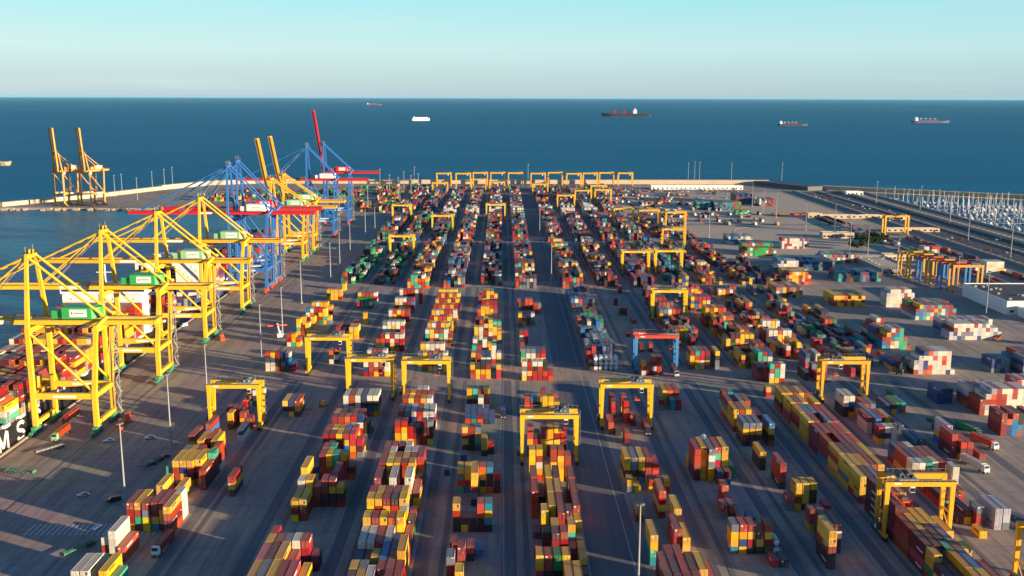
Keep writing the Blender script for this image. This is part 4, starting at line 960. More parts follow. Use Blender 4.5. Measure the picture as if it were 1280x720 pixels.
def container_ship(y_stern, L, beam, mat, label, txt=None, house_at=(40,), zd=9.0, flip=False):
    root = empty('container_ship', ((SHIP_X[0] + SHIP_X[1]) / 2, y_stern, 0), math.pi if flip else 0)
    sg = 1 if not flip else -1
    h = ship_hull(L, beam, -3, zd, mat).build('hull', root)
    m = MB()
    for x in (-beam / 2 + .3, beam / 2 - .3):
        for k in range(int(L * .82 / 3)):
            m.box(x - .06, x + .06, 6 + k * 3, 6.12 + k * 3, zd, zd + 1.2, M_white)
        m.box(x - .05, x + .05, 6, L * .82, zd + 1.1, zd + 1.22, M_white); m.box(x - .04, x + .04, 6, L * .82, zd + .5, zd + .58, M_white)
        for k in range(int(L * .8 / 13.6)):
            m.box(x - 1.0, x + 1.0, 8 + k * 13.6, 9 + k * 13.6, zd, zd + 6, M_grey); m.box(x - .9, x + .9, 9 + k * 13.6, 13 + k * 13.6, zd, zd + 1.3, M_white)
    m.build('railing', root)
    for hy in house_at:
        m = MB(); m.box(-beam / 2 + 1, beam / 2 - 1, hy, hy + 11, zd, zd + 24, M_white); m.box(-beam / 2 - 1, beam / 2 + 1, hy - .5, hy + 9, zd + 24, zd + 27.4, M_white); m.box(-9, 9, hy + 1, hy + 9, zd + 27.4, zd + 30, M_white)
        m.cyl((0, hy + 4, zd + 30), (0, hy + 4, zd + 41), .5, M_white, 8); m.box(-5, 5, hy + 3.7, hy + 4.3, zd + 36, zd + 36.5, M_white)
        ho = m.build('bridge_house', root)
        m = MB()
        for k in range(8):
            for i in range(15):
                x = -beam / 2 + 3 + i * (beam - 6) / 14
                if (i * 7 + k * 3) % 4: continue
                for yy in (hy - .04, hy + 11.04): m.cbox((x, yy, zd + 2.4 + k * 2.7), (.6, .06, .7), M_glass)
            for yy in (hy - .03, hy + 11.03): m.cbox((0, yy, zd + 1.2 + k * 2.7), (beam - 3, .05, .16), M_grey)
        for yy in (hy - .55, hy + 9.05): m.cbox((0, yy, zd + 26), (beam, .06, 1.2), M_glass)
        m.build('window', ho)
    if not flip or txt is None:
        m = MB(); m.box(-6, 6, 14, 23, zd, zd + 20, M_white); m.box(-4, 4, 15, 22, zd + 20, zd + 27, M_yel2); m.cyl((-1.5, 18, zd + 27), (-1.5, 18, zd + 30), .8, M_black); m.cyl((1.5, 18, zd + 27), (1.5, 18, zd + 30), .8, M_black); m.build('funnel', root)
    tag(root, label, 'container ship', 'container ships at the quay')
    return root
s1 = container_ship(665, 380, 48.5, M_hull, 'huge black hulled container ship with large white letters, moored beside the near quay cranes', None, (75,), flip=True)
m = MB(); m.box(-6, 6, 14, 23, 9, 28, M_white); m.box(-4, 4, 15, 22, 28, 35, M_yel2); m.build('funnel', s1)
# letters face the quay
lx = (SHIP_X[0] + SHIP_X[1]) / 2 + 24.25 + .07
grp = MB()
for i, c in enumerate('MSC'):
    hh = 8.2; y0 = 402 + i * 16; z = -.6
    seg_ = {'M': [((0, 0), (0, 1)), ((0, 1), (.42, .2)), ((.42, .2), (.84, 1)), ((.84, 1), (.84, 0))],
            'S': [((.8, .8), (.62, .95)), ((.62, .95), (.22, .95)), ((.22, .95), (.06, .78)), ((.06, .78), (.14, .6)), ((.14, .6), (.66, .42)), ((.66, .42), (.78, .22)), ((.78, .22), (.6, .05)), ((.6, .05), (.2, .05)), ((.2, .05), (.02, .22))],
            'C': [((.8, .78), (.62, .95)), ((.62, .95), (.26, .95)), ((.26, .95), (.06, .72)), ((.06, .72), (.06, .28)), ((.06, .28), (.26, .05)), ((.26, .05), (.62, .05)), ((.62, .05), (.8, .22))]}[c]
    m = MB()
    for (a, b_), (c2, d) in seg_:
        m.beam((lx + .04 * len(m.f) / 60, y0 + a * hh, z + b_ * hh), (lx + .04 * len(m.f) / 60, y0 + c2 * hh, z + d * hh), hh * .19, .12, M_white) if abs(c2 - a) < .01 else m.beam((lx + .04 * len(m.f) / 60, y0 + a * hh, z + b_ * hh), (lx + .04 * len(m.f) / 60, y0 + c2 * hh, z + d * hh), .12, hh * .19, M_white)
    o = m.build('hull_letter'); o.parent = s1; o.matrix_parent_inverse = s1.matrix_basis.inverted()
s2 = container_ship(680, 300, 46, M_hullblue, 'container ship with white bridge house and mixed cargo, moored behind the third quay crane', None, (14,))

def sea_ship(px, py, L, head, kind, label):
    x, y = at(px, py, -3); root = empty('cargo_ship', (x, y, -3), head)
    beam = L * .15
    mat = {'w': M_white, 'd': M_hull, 'r': M_hullred, 'b': M_hullblue}[kind[0]]
    ship_hull(L, beam, 0, L * .055 if kind[0] != 'w' else L * .12, mat, M_hullred, L * .12).build('hull', root)
    zd = L * .055 if kind[0] != 'w' else L * .12
    m = MB()
    hy = L * .06 if 'a' in kind else L * .3
    m.box(-beam * .46, beam * .46, hy, hy + L * .07, zd, zd + L * .075, M_white); m.box(-beam * .5, beam * .5, hy + L * .01, hy + L * .05, zd + L * .075, zd + L * .087, M_white)
    m.cyl((0, hy + L * .03, zd + L * .08), (0, hy + L * .03, zd + L * .12), L * .004, M_white, 6); m.build('bridge_house', root)
    if kind[0] == 'w':
        m = MB(); m.box(-beam * .48, beam * .48, L * .12, L * .86, zd, zd + L * .05, M_white); m.build('deck_house', root)
    else:
        m = MB()
        for k in range(9):
            y0 = hy + L * .1 + k * L * .062
            if y0 > L * .82: break
            if 'c' in kind: m.box(-beam * .44, beam * .44, y0, y0 + L * .055, zd, zd + L * (.03 + .02 * ((k * 7) % 3)), rnd.choice((CM['M'], CM['R'], CM['N'])))
            else:
                m.box(-beam * .3, beam * .3, y0, y0 + L * .04, zd, zd + L * .016, M_hullred)
                if k % 2: m.cyl((0, y0, zd), (0, y0, zd + L * .07), L * .005, M_white, 6); m.beam((0, y0, zd + L * .05), (0, y0 + L * .05, zd + L * .065), L * .006, L * .006, M_white)
        m.build('deck_cargo', root)
    return tag(root, label, 'ship', 'ships out at sea')
sea_ship(515, 151, 125, R(-58), 'wa', 'white car carrier ship far out at sea, second from left')
sea_ship(814, 145.5, 395, R(90), 'dc', 'long dark container ship far out at sea, near the middle')
sea_ship(972, 157, 170, R(-86), 'da', 'small dark red brown cargo ship far out at sea')
sea_ship(1140, 153.5, 235, R(-88), 'ba', 'dark cargo ship with white bridge and deck cranes, rightmost out at sea')
sea_ship(458, 131.5, 260, R(-85), 'ra', 'tiny reddish ship close to the horizon, left of the white one')

# ------------------------------------------------------------------ light masts
def mast_proto(h):
    root = empty('light_mast')
    m = MB(); m.cyl((0, 0, .5), (0, 0, h), .42, M_grey, 10, .2); m.build('pole', root)
    m = MB(); m.cyl((0, 0, 0), (0, 0, .6), 1.0, M_conc, 12); m.build('base', root)
    m = MB(); m.cyl((0, 0, h - .3), (0, 0, h), 1.05, M_dgrey, 14)
    for i in range(8):
        a = i * math.pi / 4; m.cbox((1.05 * math.cos(a), 1.05 * math.sin(a), h - .5), (.4, .4, .35), M_grey)
    m.build('lamp_ring', root)
    return root
mp_ = mast_proto(32.0); first = True
G_M = 'tall light masts across the terminal'
for px, py, lab in ((157, 632, 'nearest light mast on the quay apron, beside the near end of the first block'), (214, 556, 'light mast on the quay apron, second from the camera'), (260, 510, 'light mast at the near crossroad end of the quay apron'),
        (327, 448, 'light mast beside a white container group past the crossroad'), (353.5, 421, 'light mast beside a white reach stacker'), (377, 379, 'light mast beside the blue quay crane'), (413.5, 352, 'light mast beside yellow containers at the second crossroad'),
        (425, 336, 'light mast just left of dark red containers, third band'), (438, 322, 'light mast on the apron behind the yellow quay cranes'), (797, 755, 'light mast cut off by the bottom edge beside the seventh block'),
        (674.5, 298, 'light mast in the lane between sixth and seventh block, third crossroad'), (689, 356, 'light mast in the wide lane at the second crossroad'), (886, 297, 'light mast at the edge of the bare ground, third crossroad'),
        (1084, 326, 'light mast in front of the trees near the low offices'), (1121, 345, 'light mast beside the low white office'), (1232, 396, 'light mast in front of the white warehouse'), (1062, 315, 'light mast left of the trees'),
        (1007, 288, 'light mast beside the kerb ring on the bare ground'), (1043, 290, 'light mast beside the yellow and red containers on bare ground'), (970, 272, 'light mast in front of green and white containers'), (940, 258, 'light mast at the edge of the dark car park'),
        (1195, 372, 'light mast in front of the parked gantry cranes'), (954, 268, 'light mast beside dark stacked containers'), (457, 300, 'light mast on the apron in front of the far blue cranes'), (469, 296, 'light mast behind the yellow crane with raised boom')):
    o = mp_ if first else copy_tree(mp_); first = False
    x, y = at(px, py, 0); o.location = (x, y, 0); tag(o, lab, 'light mast', G_M)
mm = MB(); mm.cyl((0, 0, 0), (0, 0, 32), .5, M_grey, 6, .3); mm.cyl((0, 0, 31.4), (0, 0, 32), 1.5, M_grey, 8); me_m = mm.mesh('light_mast')
for px, py in ((144, 246), (153, 244), (172, 250), (191, 240), (206, 236), (216, 233), (487, 245), (498, 249), (505, 240), (514, 246), (523, 243), (518, 232), (475, 236), (660, 228), (860, 226), (868, 224), (874, 225), (914, 226), (977, 226), (460, 262), (500, 258), (1150, 262), (1210, 300), (1263, 322), (1187, 280), (1095, 255)):
    x, y = at(px, py, 0); tag(link_mesh('light_mast', me_m, None, (x, y, 0)), 'thin distant light mast at the far side of the terminal', 'light mast', 'distant light masts')

# ------------------------------------------------------------------ vehicles
def wheel_mesh(r=.5, w=.35):
    m = MB(); m.cyl((-w / 2, 0, 0), (w / 2, 0, 0), r, M_black, 14); m.cyl((-w / 2 - .02, 0, 0), (w / 2 + .02, 0, 0), r * .5, M_grey, 10); return m.mesh('wheel')
me_w, me_cw = wheel_mesh(), wheel_mesh(.33, .22)
def truck(cabm, chass, name='truck', trailer=True):
    """facing -Y"""
    root = empty(name)
    m = MB(); m.prism([(-1.25, -8.2), (1.25, -8.2), (1.25, -6.2), (-1.25, -6.2)], 1.0, 2.3, cabm); m.hexa([(-1.22, -8.15, 2.3), (1.22, -8.15, 2.3), (1.22, -6.2, 2.3), (-1.22, -6.2, 2.3), (-1.1, -7.6, 3.5), (1.1, -7.6, 3.5), (1.15, -6.3, 3.6), (-1.15, -6.3, 3.6)], cabm)
    m.box(-1.2, 1.2, -8.35, -8.2, .6, 1.2, M_dgrey); m.build('cab', root)
    m = MB(); m.hexa([(-1.05, -8.19, 2.4), (1.05, -8.19, 2.4), (1.05, -8.1, 2.4), (-1.05, -8.1, 2.4), (-.98, -7.72, 3.35), (.98, -7.72, 3.35), (.98, -7.62, 3.35), (-.98, -7.62, 3.35)], M_glass); m.build('windscreen', root)
    for s in (-1, 1): m = MB(); m.box(s * .75 - .25, s * .75 + .25, -8.4, -8.36, .8, 1.05, M_white); m.build('headlight', root)
    m = MB(); m.box(-.5, .5, -6.3, 6.6, .95, 1.2, chass)
    for k in range(6): m.box(-1.2, 1.2, -5.6 + k * 2.3, -5.3 + k * 2.3, 1.0, 1.22, chass)
    m.build('chassis', root)
    for y in (-7.4, -5.0, 3.0, 4.3, 5.6):
        for s in (-1, 1): link_mesh('wheel', me_w, root, (s * 1.02, y, .5))
    return root
def car(body, name='car', van=False):
    root = empty(name); m = MB()
    if van:
        m.box(-.95, .95, -2.5, 2.5, .35, 1.3, body); m.hexa([(-.95, -1.8, 1.3), (.95, -1.8, 1.3), (.95, 2.5, 1.3), (-.95, 2.5, 1.3), (-.85, -1.1, 2.1), (.85, -1.1, 2.1), (.85, 2.45, 2.1), (-.85, 2.45, 2.1)], body)
    else:
        m.box(-.9, .9, -2.2, 2.2, .32, .85, body); m.hexa([(-.85, -1.0, .85), (.85, -1.0, .85), (.85, 1.7, .85), (-.85, 1.7, .85), (-.7, -.3, 1.42), (.7, -.3, 1.42), (.7, 1.2, 1.42), (-.7, 1.2, 1.42)], body)
    m.build('body', root); m = MB()
    if van: m.hexa([(-.9, -1.84, 1.34), (.9, -1.84, 1.34), (.9, -1.7, 1.34), (-.9, -1.7, 1.34), (-.8, -1.18, 2.0), (.8, -1.18, 2.0), (.8, -1.05, 2.0), (-.8, -1.05, 2.0)], M_glass); m.box(-.97, .97, -1.0, .6, 1.35, 1.9, M_glass)
    else: m.hexa([(-.86, -.85, .87), (.86, -.85, .87), (.86, 1.5, .87), (-.86, 1.5, .87), (-.73, -.32, 1.36), (.73, -.32, 1.36), (.73, 1.15, 1.36), (-.73, 1.15, 1.36)], M_glass)
    m.build('window_glass', root)
    for y in (-1.4, 1.4):
        for s in (-1, 1): link_mesh('wheel', me_cw, root, (s * .82, y, .33))
    return root
def trailer(mat):
    root = empty('container_trailer'); m = MB()
    for s in (-.55, .55): m.box(s - .12, s + .12, -6.2, 6.2, .9, 1.25, mat)
    for k in range(7): m.box(-1.2, 1.2, -6.1 + k * 2.0, -5.8 + k * 2.0, 1.0, 1.2, mat)
    m.box(-1.1, 1.1, -6.3, -6.1, .9, 1.9, mat); m.build('frame', root)
    for y in (3.2, 4.4, 5.6):
        for s in (-1, 1): link_mesh('wheel', me_w, root, (s * 1.02, y, .5))
    return root
t_w, t_d, t_r, t_g = truck(M_white, M_frame), truck(M_navycar, M_frame), truck(M_red_car, M_frame), truck(M_lgreen, M_bogie)
c_s, c_b, c_d, c_w, v_d = car(M_silver), car(M_bluecar), car(M_navycar), car(M_white), car(M_navycar, 'van', True)
tr_g, tr_w = trailer(M_bogie), trailer(M_grey)
seen = set()
def place(proto, px, py, rz, label, cat, group=None, load=None, load_label=None, z=0):
    o = copy_tree(proto) if id(proto) in seen else proto; seen.add(id(proto))
    x, y = at(px, py, 0); o.location = (x, y, 0); o.rotation_euler = (0, 0, R(rz)); tag(o, label, cat, group)
    if load:
        L = 12.19; k = (12, load)
        if k not in mesh_c: mesh_c[k] = container_mesh(L, CM[load], 'container_body')
        r = empty('shipping_container'); off = Vector((-1.22, -5.9, 1.24)); off.rotate(Matrix.Rotation(R(rz), 3, 'Z')); r.location = (x + off.x, y + off.y, 1.24); r.rotation_euler = (0, 0, R(rz))
        if load not in mesh_d: mesh_d[load] = door_mesh(CM[load])
        link_mesh('body', mesh_c[k], r); link_mesh('door', mesh_d[load], r)
        tag(r, load_label, 'container', 'containers riding on trucks')
    return o
GT = 'trucks working in the yard'; GC = 'cars and vans on the quay apron'
place(t_w, 206, 684, -4, 'white truck with a long brick red container, near the bottom of the first block', 'truck', GT, 'R', 'brick red container riding on the white truck near the first block')
place(t_d, 807, 537, 0, 'dark truck under the gantry crane over the seventh block', 'truck', GT, 'C', 'crimson container riding on the dark truck under the gantry crane')
place(t_d, 629, 517, 0, 'dark blue truck in the lane between fifth and sixth block', 'truck', GT, 'N', 'navy blue container on the truck between fifth and sixth block')
place(t_w, 1228, 556, 16, 'white truck carrying an orange container beside the crimson stack', 'truck', GT, 'O', 'orange container riding on the truck beside the crimson stack')
place(t_w, 1216, 584, 14, 'white truck with a white trailer box beside the navy containers at right', 'truck', GT, 'W', 'white container riding on the truck beside the crimson stack')
place(t_d, 1208, 540, 14, 'dark truck with a green container beside the crimson stack', 'truck', GT, 'G', 'green container riding on the dark truck beside the crimson stack')
place(t_w, 1268, 655, 30, 'white truck on the bare concrete near the right edge', 'truck', GT, 'N', 'navy blue container on the white truck near the right edge')
place(t_w, 843, 467, 0, 'white truck with a red container beside the red and blue gantry crane', 'truck', GT, 'R', 'brick red container on the white truck beside the red gantry crane')
place(t_g, 78, 545, 0, 'green truck loaded with a red container under the nearest quay crane', 'truck', GT, 'R', 'red container on the green truck under the nearest quay crane')
place(t_r, 90, 524, 0, 'red truck loaded with a crimson box behind the green truck under the quay crane', 'truck', GT, 'C', 'crimson container on the red truck under the nearest quay crane')
place(t_w, 1170, 585, 12, 'white truck parked beside the crimson block on the right', 'truck', GT)
place(t_d, 969, 464, 4, 'dark truck in the lane left of the eleventh block at the crossroad', 'truck', GT)
place(tr_g, 26, 592, 78, 'green empty container trailer at the left edge of the apron', 'trailer', 'empty container trailers')
place(tr_w, 62, 563, -36, 'pale empty container trailer on the apron below the quay crane', 'trailer', 'empty container trailers')
place(tr_g, 98, 688, -28, 'green empty container trailer at the bottom left beside white containers', 'trailer', 'empty container trailers')
place(tr_g, 191, 580, -20, 'dark green empty trailer behind parked cars on the apron', 'trailer', 'empty container trailers')
place(tr_g, 1172, 530, 18, 'green empty trailer beside low containers at right', 'trailer', 'empty container trailers')
place(c_s, 104, 620, -62, 'silver car driving on the apron', 'car', GC)
place(v_d, 143, 627, -62, 'dark grey van on the apron beside the nearest light mast', 'van', GC)
place(c_b, 120, 661, -18, 'blue car on the apron beside the small white container', 'car', GC)
place(c_d, 189, 581, -60, 'dark car with bright windscreen on the apron near the trailers', 'car', GC)
place(c_d, 206, 572, -50, 'small dark car behind another dark car on the apron', 'car', GC)
place(v_d, 559, 592, 0, 'black van in the lane between fourth and fifth block', 'van', GC)
place(c_w, 187, 548, -60, 'white car on the apron in front of the quay crane', 'car', GC)
place(c_w, 136, 552, -70, 'white car beside the orange spreader frames', 'car', GC)
place(c_w, 1145, 585, 10, 'white car at the foot of the amber gantry crane on the right', 'car', GC)
def apron_van(px, py, rz, label): place(v_w, px, py, rz, label, 'van', GC)
v_w = car(M_white, 'van', True)
apron_van(230, 408, -30, 'white van below the third quay crane'); apron_van(352, 418, 20, 'white van beside the light mast past the crossroad')
# spreader frames lying on the quay, forklift, lone boxes
for px, py, lab in ((151, 533, 'orange spreader frame stored beside the nearest quay crane'), (160, 524, 'orange spreader frame stored behind another one by the quay crane'), (278, 424, 'orange spreader frame at the foot of the third quay crane')):
    x, y = at(px, py); m = MB(); root = empty('spreader_frame', (x, y, 0), R(20))
    for s in (-1, 1): m.box(s * 1.1 - .2, s * 1.1 + .2, -6, 6, .6, 1.2, M_spr)
    for k in (-5.6, -2, 2, 5.6): m.box(-1.3, 1.3, k - .3, k + .3, .3, 1.5, M_spr)
    m.build('frame', root); m = MB(); m.box(-.9, .9, -1.6, 1.6, 1.2, 3.2, M_spr); m.cyl((0, -.8, 3.2), (0, .8, 3.2), .7, M_dgrey, 10); m.build('head_block', root)
    tag(root, lab, 'crane spreader')
def reach_stacker(px, py, rz, mat, label):
    x, y = at(px, py); root = empty('reach_stacker', (x, y, 0), R(rz))
    m = MB(); m.box(-1.6, 1.6, -3.5, 3.6, 1.0, 2.4, mat); m.box(-1.5, 1.5, 2.4, 3.8, 1.4, 3.2, mat); m.build('body', root)
    m = MB(); m.box(-.9, .9, -.2, 1.6, 2.4, 4.4, mat); m.box(-.92, .92, -.26, .9, 2.9, 4.1, M_glass); m.build('cab', root)
    m = MB(); m.beam((0, 3.2, 3.4), (0, -6.5, 7.4), 1.0, 1.1, mat); m.beam((0, -.5, 2.2), (0, -3.0, 5.6), .4, .4, M_grey); m.build('boom', root)
    m = MB(); m.box(-6, 6, -7.2, -6.0, 6.0, 6.8, M_spr); m.box(-.8, .8, -7.2, -5.9, 6.8, 7.8, M_dgrey); m.build('spreader', root)
    for yy in (-2.4, 2.6):
        for s in (-1, 1): o = link_mesh('wheel', me_w, root, (s * 1.5, yy, .9)); o.scale = (1.6, 1.8, 1.8)
    return tag(root, label, 'reach stacker', 'reach stackers moving containers')
reach_stacker(349, 422, 200, M_white, 'white reach stacker on the apron past the crossroad')
reach_stacker(1125, 467, 150, M_dgrey, 'dark reach stacker standing on the crossroad at right')
reach_stacker(1290, 430, 120, M_spr, 'orange reach stacker at the right edge among empties')
x, y = at(404, 508); root = empty('forklift', (x, y, 0), R(-40)); m = MB(); m.box(-1, 1, -1.6, 1.6, .5, 1.6, M_yel); m.box(-.8, .8, -.4, 1.2, 1.6, 2.8, M_yel); m.build('body', root)
m = MB(); m.box(-.7, -.5, -1.9, -1.7, .3, 3.4, M_dgrey); m.box(.5, .7, -1.9, -1.7, .3, 3.4, M_dgrey); m.box(-.7, .7, -2.6, -1.9, .3, .42, M_dgrey); m.build('mast', root)
for yy in (-1.1, 1.1):
    for s in (-1, 1): link_mesh('wheel', me_w, root, (s * .9, yy, .5))
tag(root, 'yellow forklift alone on the dark lane right of the second block', 'forklift')

# parked cars in the far car parks (too small to show parts)
def small_car(mat):
    m = MB(); m.box(-.9, .9, -2.2, 2.2, .3, .9, mat); m.box(-.75, .75, -1, 1.6, .9, 1.45, M_glass); m.box(-.7, .7, -.8, 1.4, 1.45, 1.5, mat); return m.mesh('car')
scs = [(small_car(M_white), 'white'), (small_car(M_silver), 'silver'), (small_car(M_navycar), 'dark'), (small_car(M_red_car), 'red'), (small_car(M_white), 'white')]
R3 = random.Random(11)
for k in range(170):
    me, cn = R3.choice(scs)
    x = R3.uniform(150, 380); y = R3.choice((1588, 1596, 1614, 1622, 1640, 1648, 1490, 1498, 1540, 1548)) + R3.uniform(-1, 1)
    tag(link_mesh('parked_car', me, None, (x, y, 0), R3.choice((0, math.pi))), f'tiny {cn} car parked in the far car park beside the sea wall', 'car', f'{cn} cars in the far car park')
for k in range(60):
    me, cn = R3.choice(scs)
    x = R3.choice((352, 358, 364, 370, 376)) + R3.uniform(-1, 1); y = R3.uniform(560, 660)
    tag(link_mesh('parked_car', me, None, (x, y, 0), math.pi / 2), f'tiny {cn} car parked in front of the white warehouse at right', 'car', f'{cn} cars by the warehouse')
for k in range(40):
    me, cn = R3.choice(scs)
    tag(link_mesh('parked_car', me, None, (R3.choice((474, 482, 490, 498, 516, 524, 532)), R3.uniform(820, 1580), 0), 0), f'tiny {cn} car driving on the coast road', 'car', f'{cn} cars on the coast road')
# small lorries in the truck park
for k in range(120):
    x, y = R3.uniform(140, 330), R3.choice((1180, 1205, 1250, 1270, 1330, 1400, 1420, 1470, 1520, 1560, 1600)) + R3.uniform(-8, 8); cm = R3.choice((M_white, M_red_car, M_navycar, M_silver, M_yel2)); bmx = R3.choice((CM['R'], CM['W'], CM['S'], CM['M'], CM['Y'], M_frame))
    m = MB(); m.box(-1.25, 1.25, -8, -6.2, .5, 3.2, cm); m.box(-1.25, 1.25, -5.9, 6, 1.1, 1.3 if bmx is M_frame else 3.8, bmx); m.box(-1.1, 1.1, -7, 6, .3, 1.1, M_black)
    cn = {id(M_white): 'white', id(M_red_car): 'red', id(M_navycar): 'dark', id(M_silver): 'silver', id(M_yel2): 'amber'}[id(cm)]
    tag(m.build('lorry', None, (x, y, 0)), f'tiny {cn} lorry standing in the far truck park', 'truck', f'{cn} lorries in the far truck park')

# ------------------------------------------------------------------ buildings
def building(x0, x1, y0, y1, h, label, wall=M_white, roof=M_roof, nwin=6, door=True, name='office_building', base=None):
    root = empty(name, (x0, y0, 0)); w, d = x1 - x0, y1 - y0
    m = MB(); m.box(0, w, 0, d, 0, h, wall); m.build('wall', root)
    m = MB(); m.box(.4, w - .4, .4, d - .4, h + .02, h + .2, roof)
    for a in ((0, w, 0, .4), (0, w, d - .4, d), (0, .4, .4, d - .4), (w - .4, w, .4, d - .4)): m.box(*a, h + .01, h + .9, wall)
    for k in range(max(1, int(w * d / 260))): m.cbox((rnd.uniform(2, w - 2), rnd.uniform(2, d - 2), h + .8), (1.8, 1.6, 1.2), M_grey)
    m.build('roof', root)
    n = max(1, nwin)
    for k in range(n):
        xx = w * (k + .5) / n; f = MB(); ww = min(2.4, w / n * .6)
        zc = min(h * .55, 2.4)
        f.box(xx - ww / 2 - .12, xx + ww / 2 + .12, -.08, -.003, zc - .9, zc + .9, M_frame); fo = f.build('window', root)
        g = MB(); g.box(xx - ww / 2, xx + ww / 2, -.11, -.085, zc - .78, zc + .78, M_glass); g.build('pane', fo)
    if door: m = MB(); m.box(w * .9 - 1.6, w * .9 + 1.2, -.07, -.004, 0.05, min(3.4, h * .7), M_frame); m.build('door', root)
    return tag(root, label, 'building')
building(350, 420, 676, 744, 9.0, 'large white warehouse with dark flat roof at the right edge', nwin=9, name='warehouse')
building(357, 420, 652, 675.5, 5.5, 'low white front building with dark doorway before the warehouse', nwin=8, roof=M_concg)
x, y = at(1105, 326); building(x, x + 27, y, y + 10, 5, 'low cream office with a row of dark windows behind the light masts', M_conc, M_concg, 7)
x, y = at(1010, 273); building(x, x + 18, y, y + 9, 6, 'small cream gate building beside yellow and red containers', M_conc, M_concg, 3)
x, y = at(1024, 273); building(x, x + 78, y - 2, y + 4, 4, 'long thin pale canopy building on the bare ground', M_conc, M_conc, 10)
x, y = at(1028, 298); building(x, x + 34, y, y + 11, 5.5, 'cream terminal office with small windows left of the trees', M_conc, M_concg, 8)
x, y = at(1108, 290); building(x, x + 60, y, y + 8, 3.5, 'long low pale shed beneath the lone yellow rail gantry', M_conc, M_conc, 9)
x, y = at(1105, 345); building(x, x + 30, y + 5, y + 80, 4, 'long pale shed with skylights beside the parked gantry cranes', M_concg, M_conc, 5)
x, y = at(814, 237); building(x, x + 150, y, y + 12, 6, 'long white roofed car shelter below the sea wall', M_white, M_white, 20)
x, y = at(1058, 244); building(x, x + 26, y, y + 10, 5, 'small white building at the bend of the coast road', M_white, M_conc, 4)

# ------------------------------------------------------------------ trees
def leaf_mat(name, a, b_):
    m, nt, b = new_mat(name); pos = N(nt, 'ShaderNodeNewGeometry').outputs['Position']
    c = mixrgb(nt, a, b_, noise(nt, 0.6, 3, 0.6, pos)); nt.links.new(c, b.inputs['Base Color']); b.inputs['Roughness'].default_value = 0.8; b.inputs['Specular IOR Level'].default_value = 0.2
    return m
M_leaf = leaf_mat('foliage', (0.03, 0.055, 0.02), (0.075, 0.1, 0.03)); M_bark = paint('bark', (84, 66, 50), 0.9)
def tree_meshes(seed, h):
    q = random.Random(seed); m = MB(); m.cyl((0, 0, 0), (0, 0, h * .5), .28, M_bark, 7, .16)
    for k in range(5):
        a = k * 1.3; m.cyl((0, 0, h * (.3 + .05 * k)), (h * .22 * math.cos(a), h * .22 * math.sin(a), h * (.5 + .06 * k)), .11, M_bark, 5, .05)
    f = MB(); cl = [(q.uniform(-.26, .26) * h, q.uniform(-.26, .26) * h, h * q.uniform(.42, .9)) for _ in range(11)]
    V, Fc = [], []
    for cx, cy, cz in cl:
        for _ in range(150):
            d = Vector((q.gauss(0, 1), q.gauss(0, 1), q.gauss(0, .8))); d = d.normalized() * h * .15 * q.uniform(.5, 1.1)
            p = Vector((cx, cy, cz)) + d; s = h * .035
            e1 = Vector((q.gauss(0, 1), q.gauss(0, 1), q.gauss(0, 1))).normalized() * s; e2 = Vector((q.gauss(0, 1), q.gauss(0, 1), q.gauss(0, 1))).normalized() * s
            n = len(V); V += [tuple(p - e1 - e2), tuple(p + e1 - e2), tuple(p + e1 + e2), tuple(p - e1 + e2)]; Fc.append((n, n + 1, n + 2, n + 3))
    me = bpy.data.meshes.new('crown'); me.from_pydata(V, [], Fc); me.materials.append(M_leaf)
    return m.mesh('trunk'), me
tms = [tree_meshes(s, 11) for s in (1, 2, 3)]
for k, (px, py) in enumerate(((1064, 311), (1070, 313), (1077, 312), (1083, 309), (1088, 306), (1094, 307), (1100, 304), (1074, 305), (1081, 303), (1106, 303), (1091, 301))):
    x, y = at(px, py); root = empty('tree', (x, y, 0), k * 1.1); a, b_ = tms[k % 3]; s = .7 + .4 * ((k * 5) % 4) / 3; root.scale = (s, s, s)
    link_mesh('trunk', a, root); link_mesh('crown', b_, root)
    tag(root, 'dark green bushy tree in the cluster beside the low offices', 'tree', 'trees beside the low offices')

# ------------------------------------------------------------------ marina
sheetm = bpy.data.meshes.new('marina_water')
sheetm.from_pydata([(578, 700, -2.9), (WH1[0], 700, -2.9), (WH1[0] - 20, WH1[1] - 10, -2.9), (WH[0] - 4, WH[1] - 6, -2.9), (WG[0] - 1, WG[1] - 8, -2.9)], [], [(0, 1, 2, 3, 4)]); sheetm.materials.append(M_sea)
tag(link_mesh('marina_water', sheetm), 'sheltered dark blue marina water', 'water', kind='structure')
M_boat = paint('boat_gelcoat', (176, 178, 178), 0.4, 0.1)
def boat_mesh(L, mh, power=False):
    m = MB(); b = L * .13
    m.prism([(-b * .8, 0), (b * .8, 0), (b, L * .4), (b * .7, L * .75), (0, L), (-b * .7, L * .75), (-b, L * .4)], -.3, L * .11, M_boat)
    if power:
        m.hexa([(-b * .7, L * .2, L * .11), (b * .7, L * .2, L * .11), (b * .6, L * .7, L * .11), (-b * .6, L * .7, L * .11), (-b * .6, L * .25, L * .27), (b * .6, L * .25, L * .27), (b * .45, L * .55, L * .27), (-b * .45, L * .55, L * .27)], M_white)
        m.box(-b * .64, b * .64, L * .28, L * .5, L * .17, L * .22, M_glass)
    else:
        m.prism([(-b * .5, L * .25), (b * .5, L * .25), (b * .35, L * .65), (-b * .35, L * .65)], L * .112, L * .17, M_boat)
        m.cyl((0, L * .58, 0), (0, L * .58, mh), .2, M_white, 5); m.beam((0, L * .57, L * .22), (0, L * .14, L * .2), .22, .26, M_bluecar)
        m.box(-b * .7, b * .7, L * .575, L * .585, mh * .6, mh * .61, M_white)
    return m.mesh('boat')
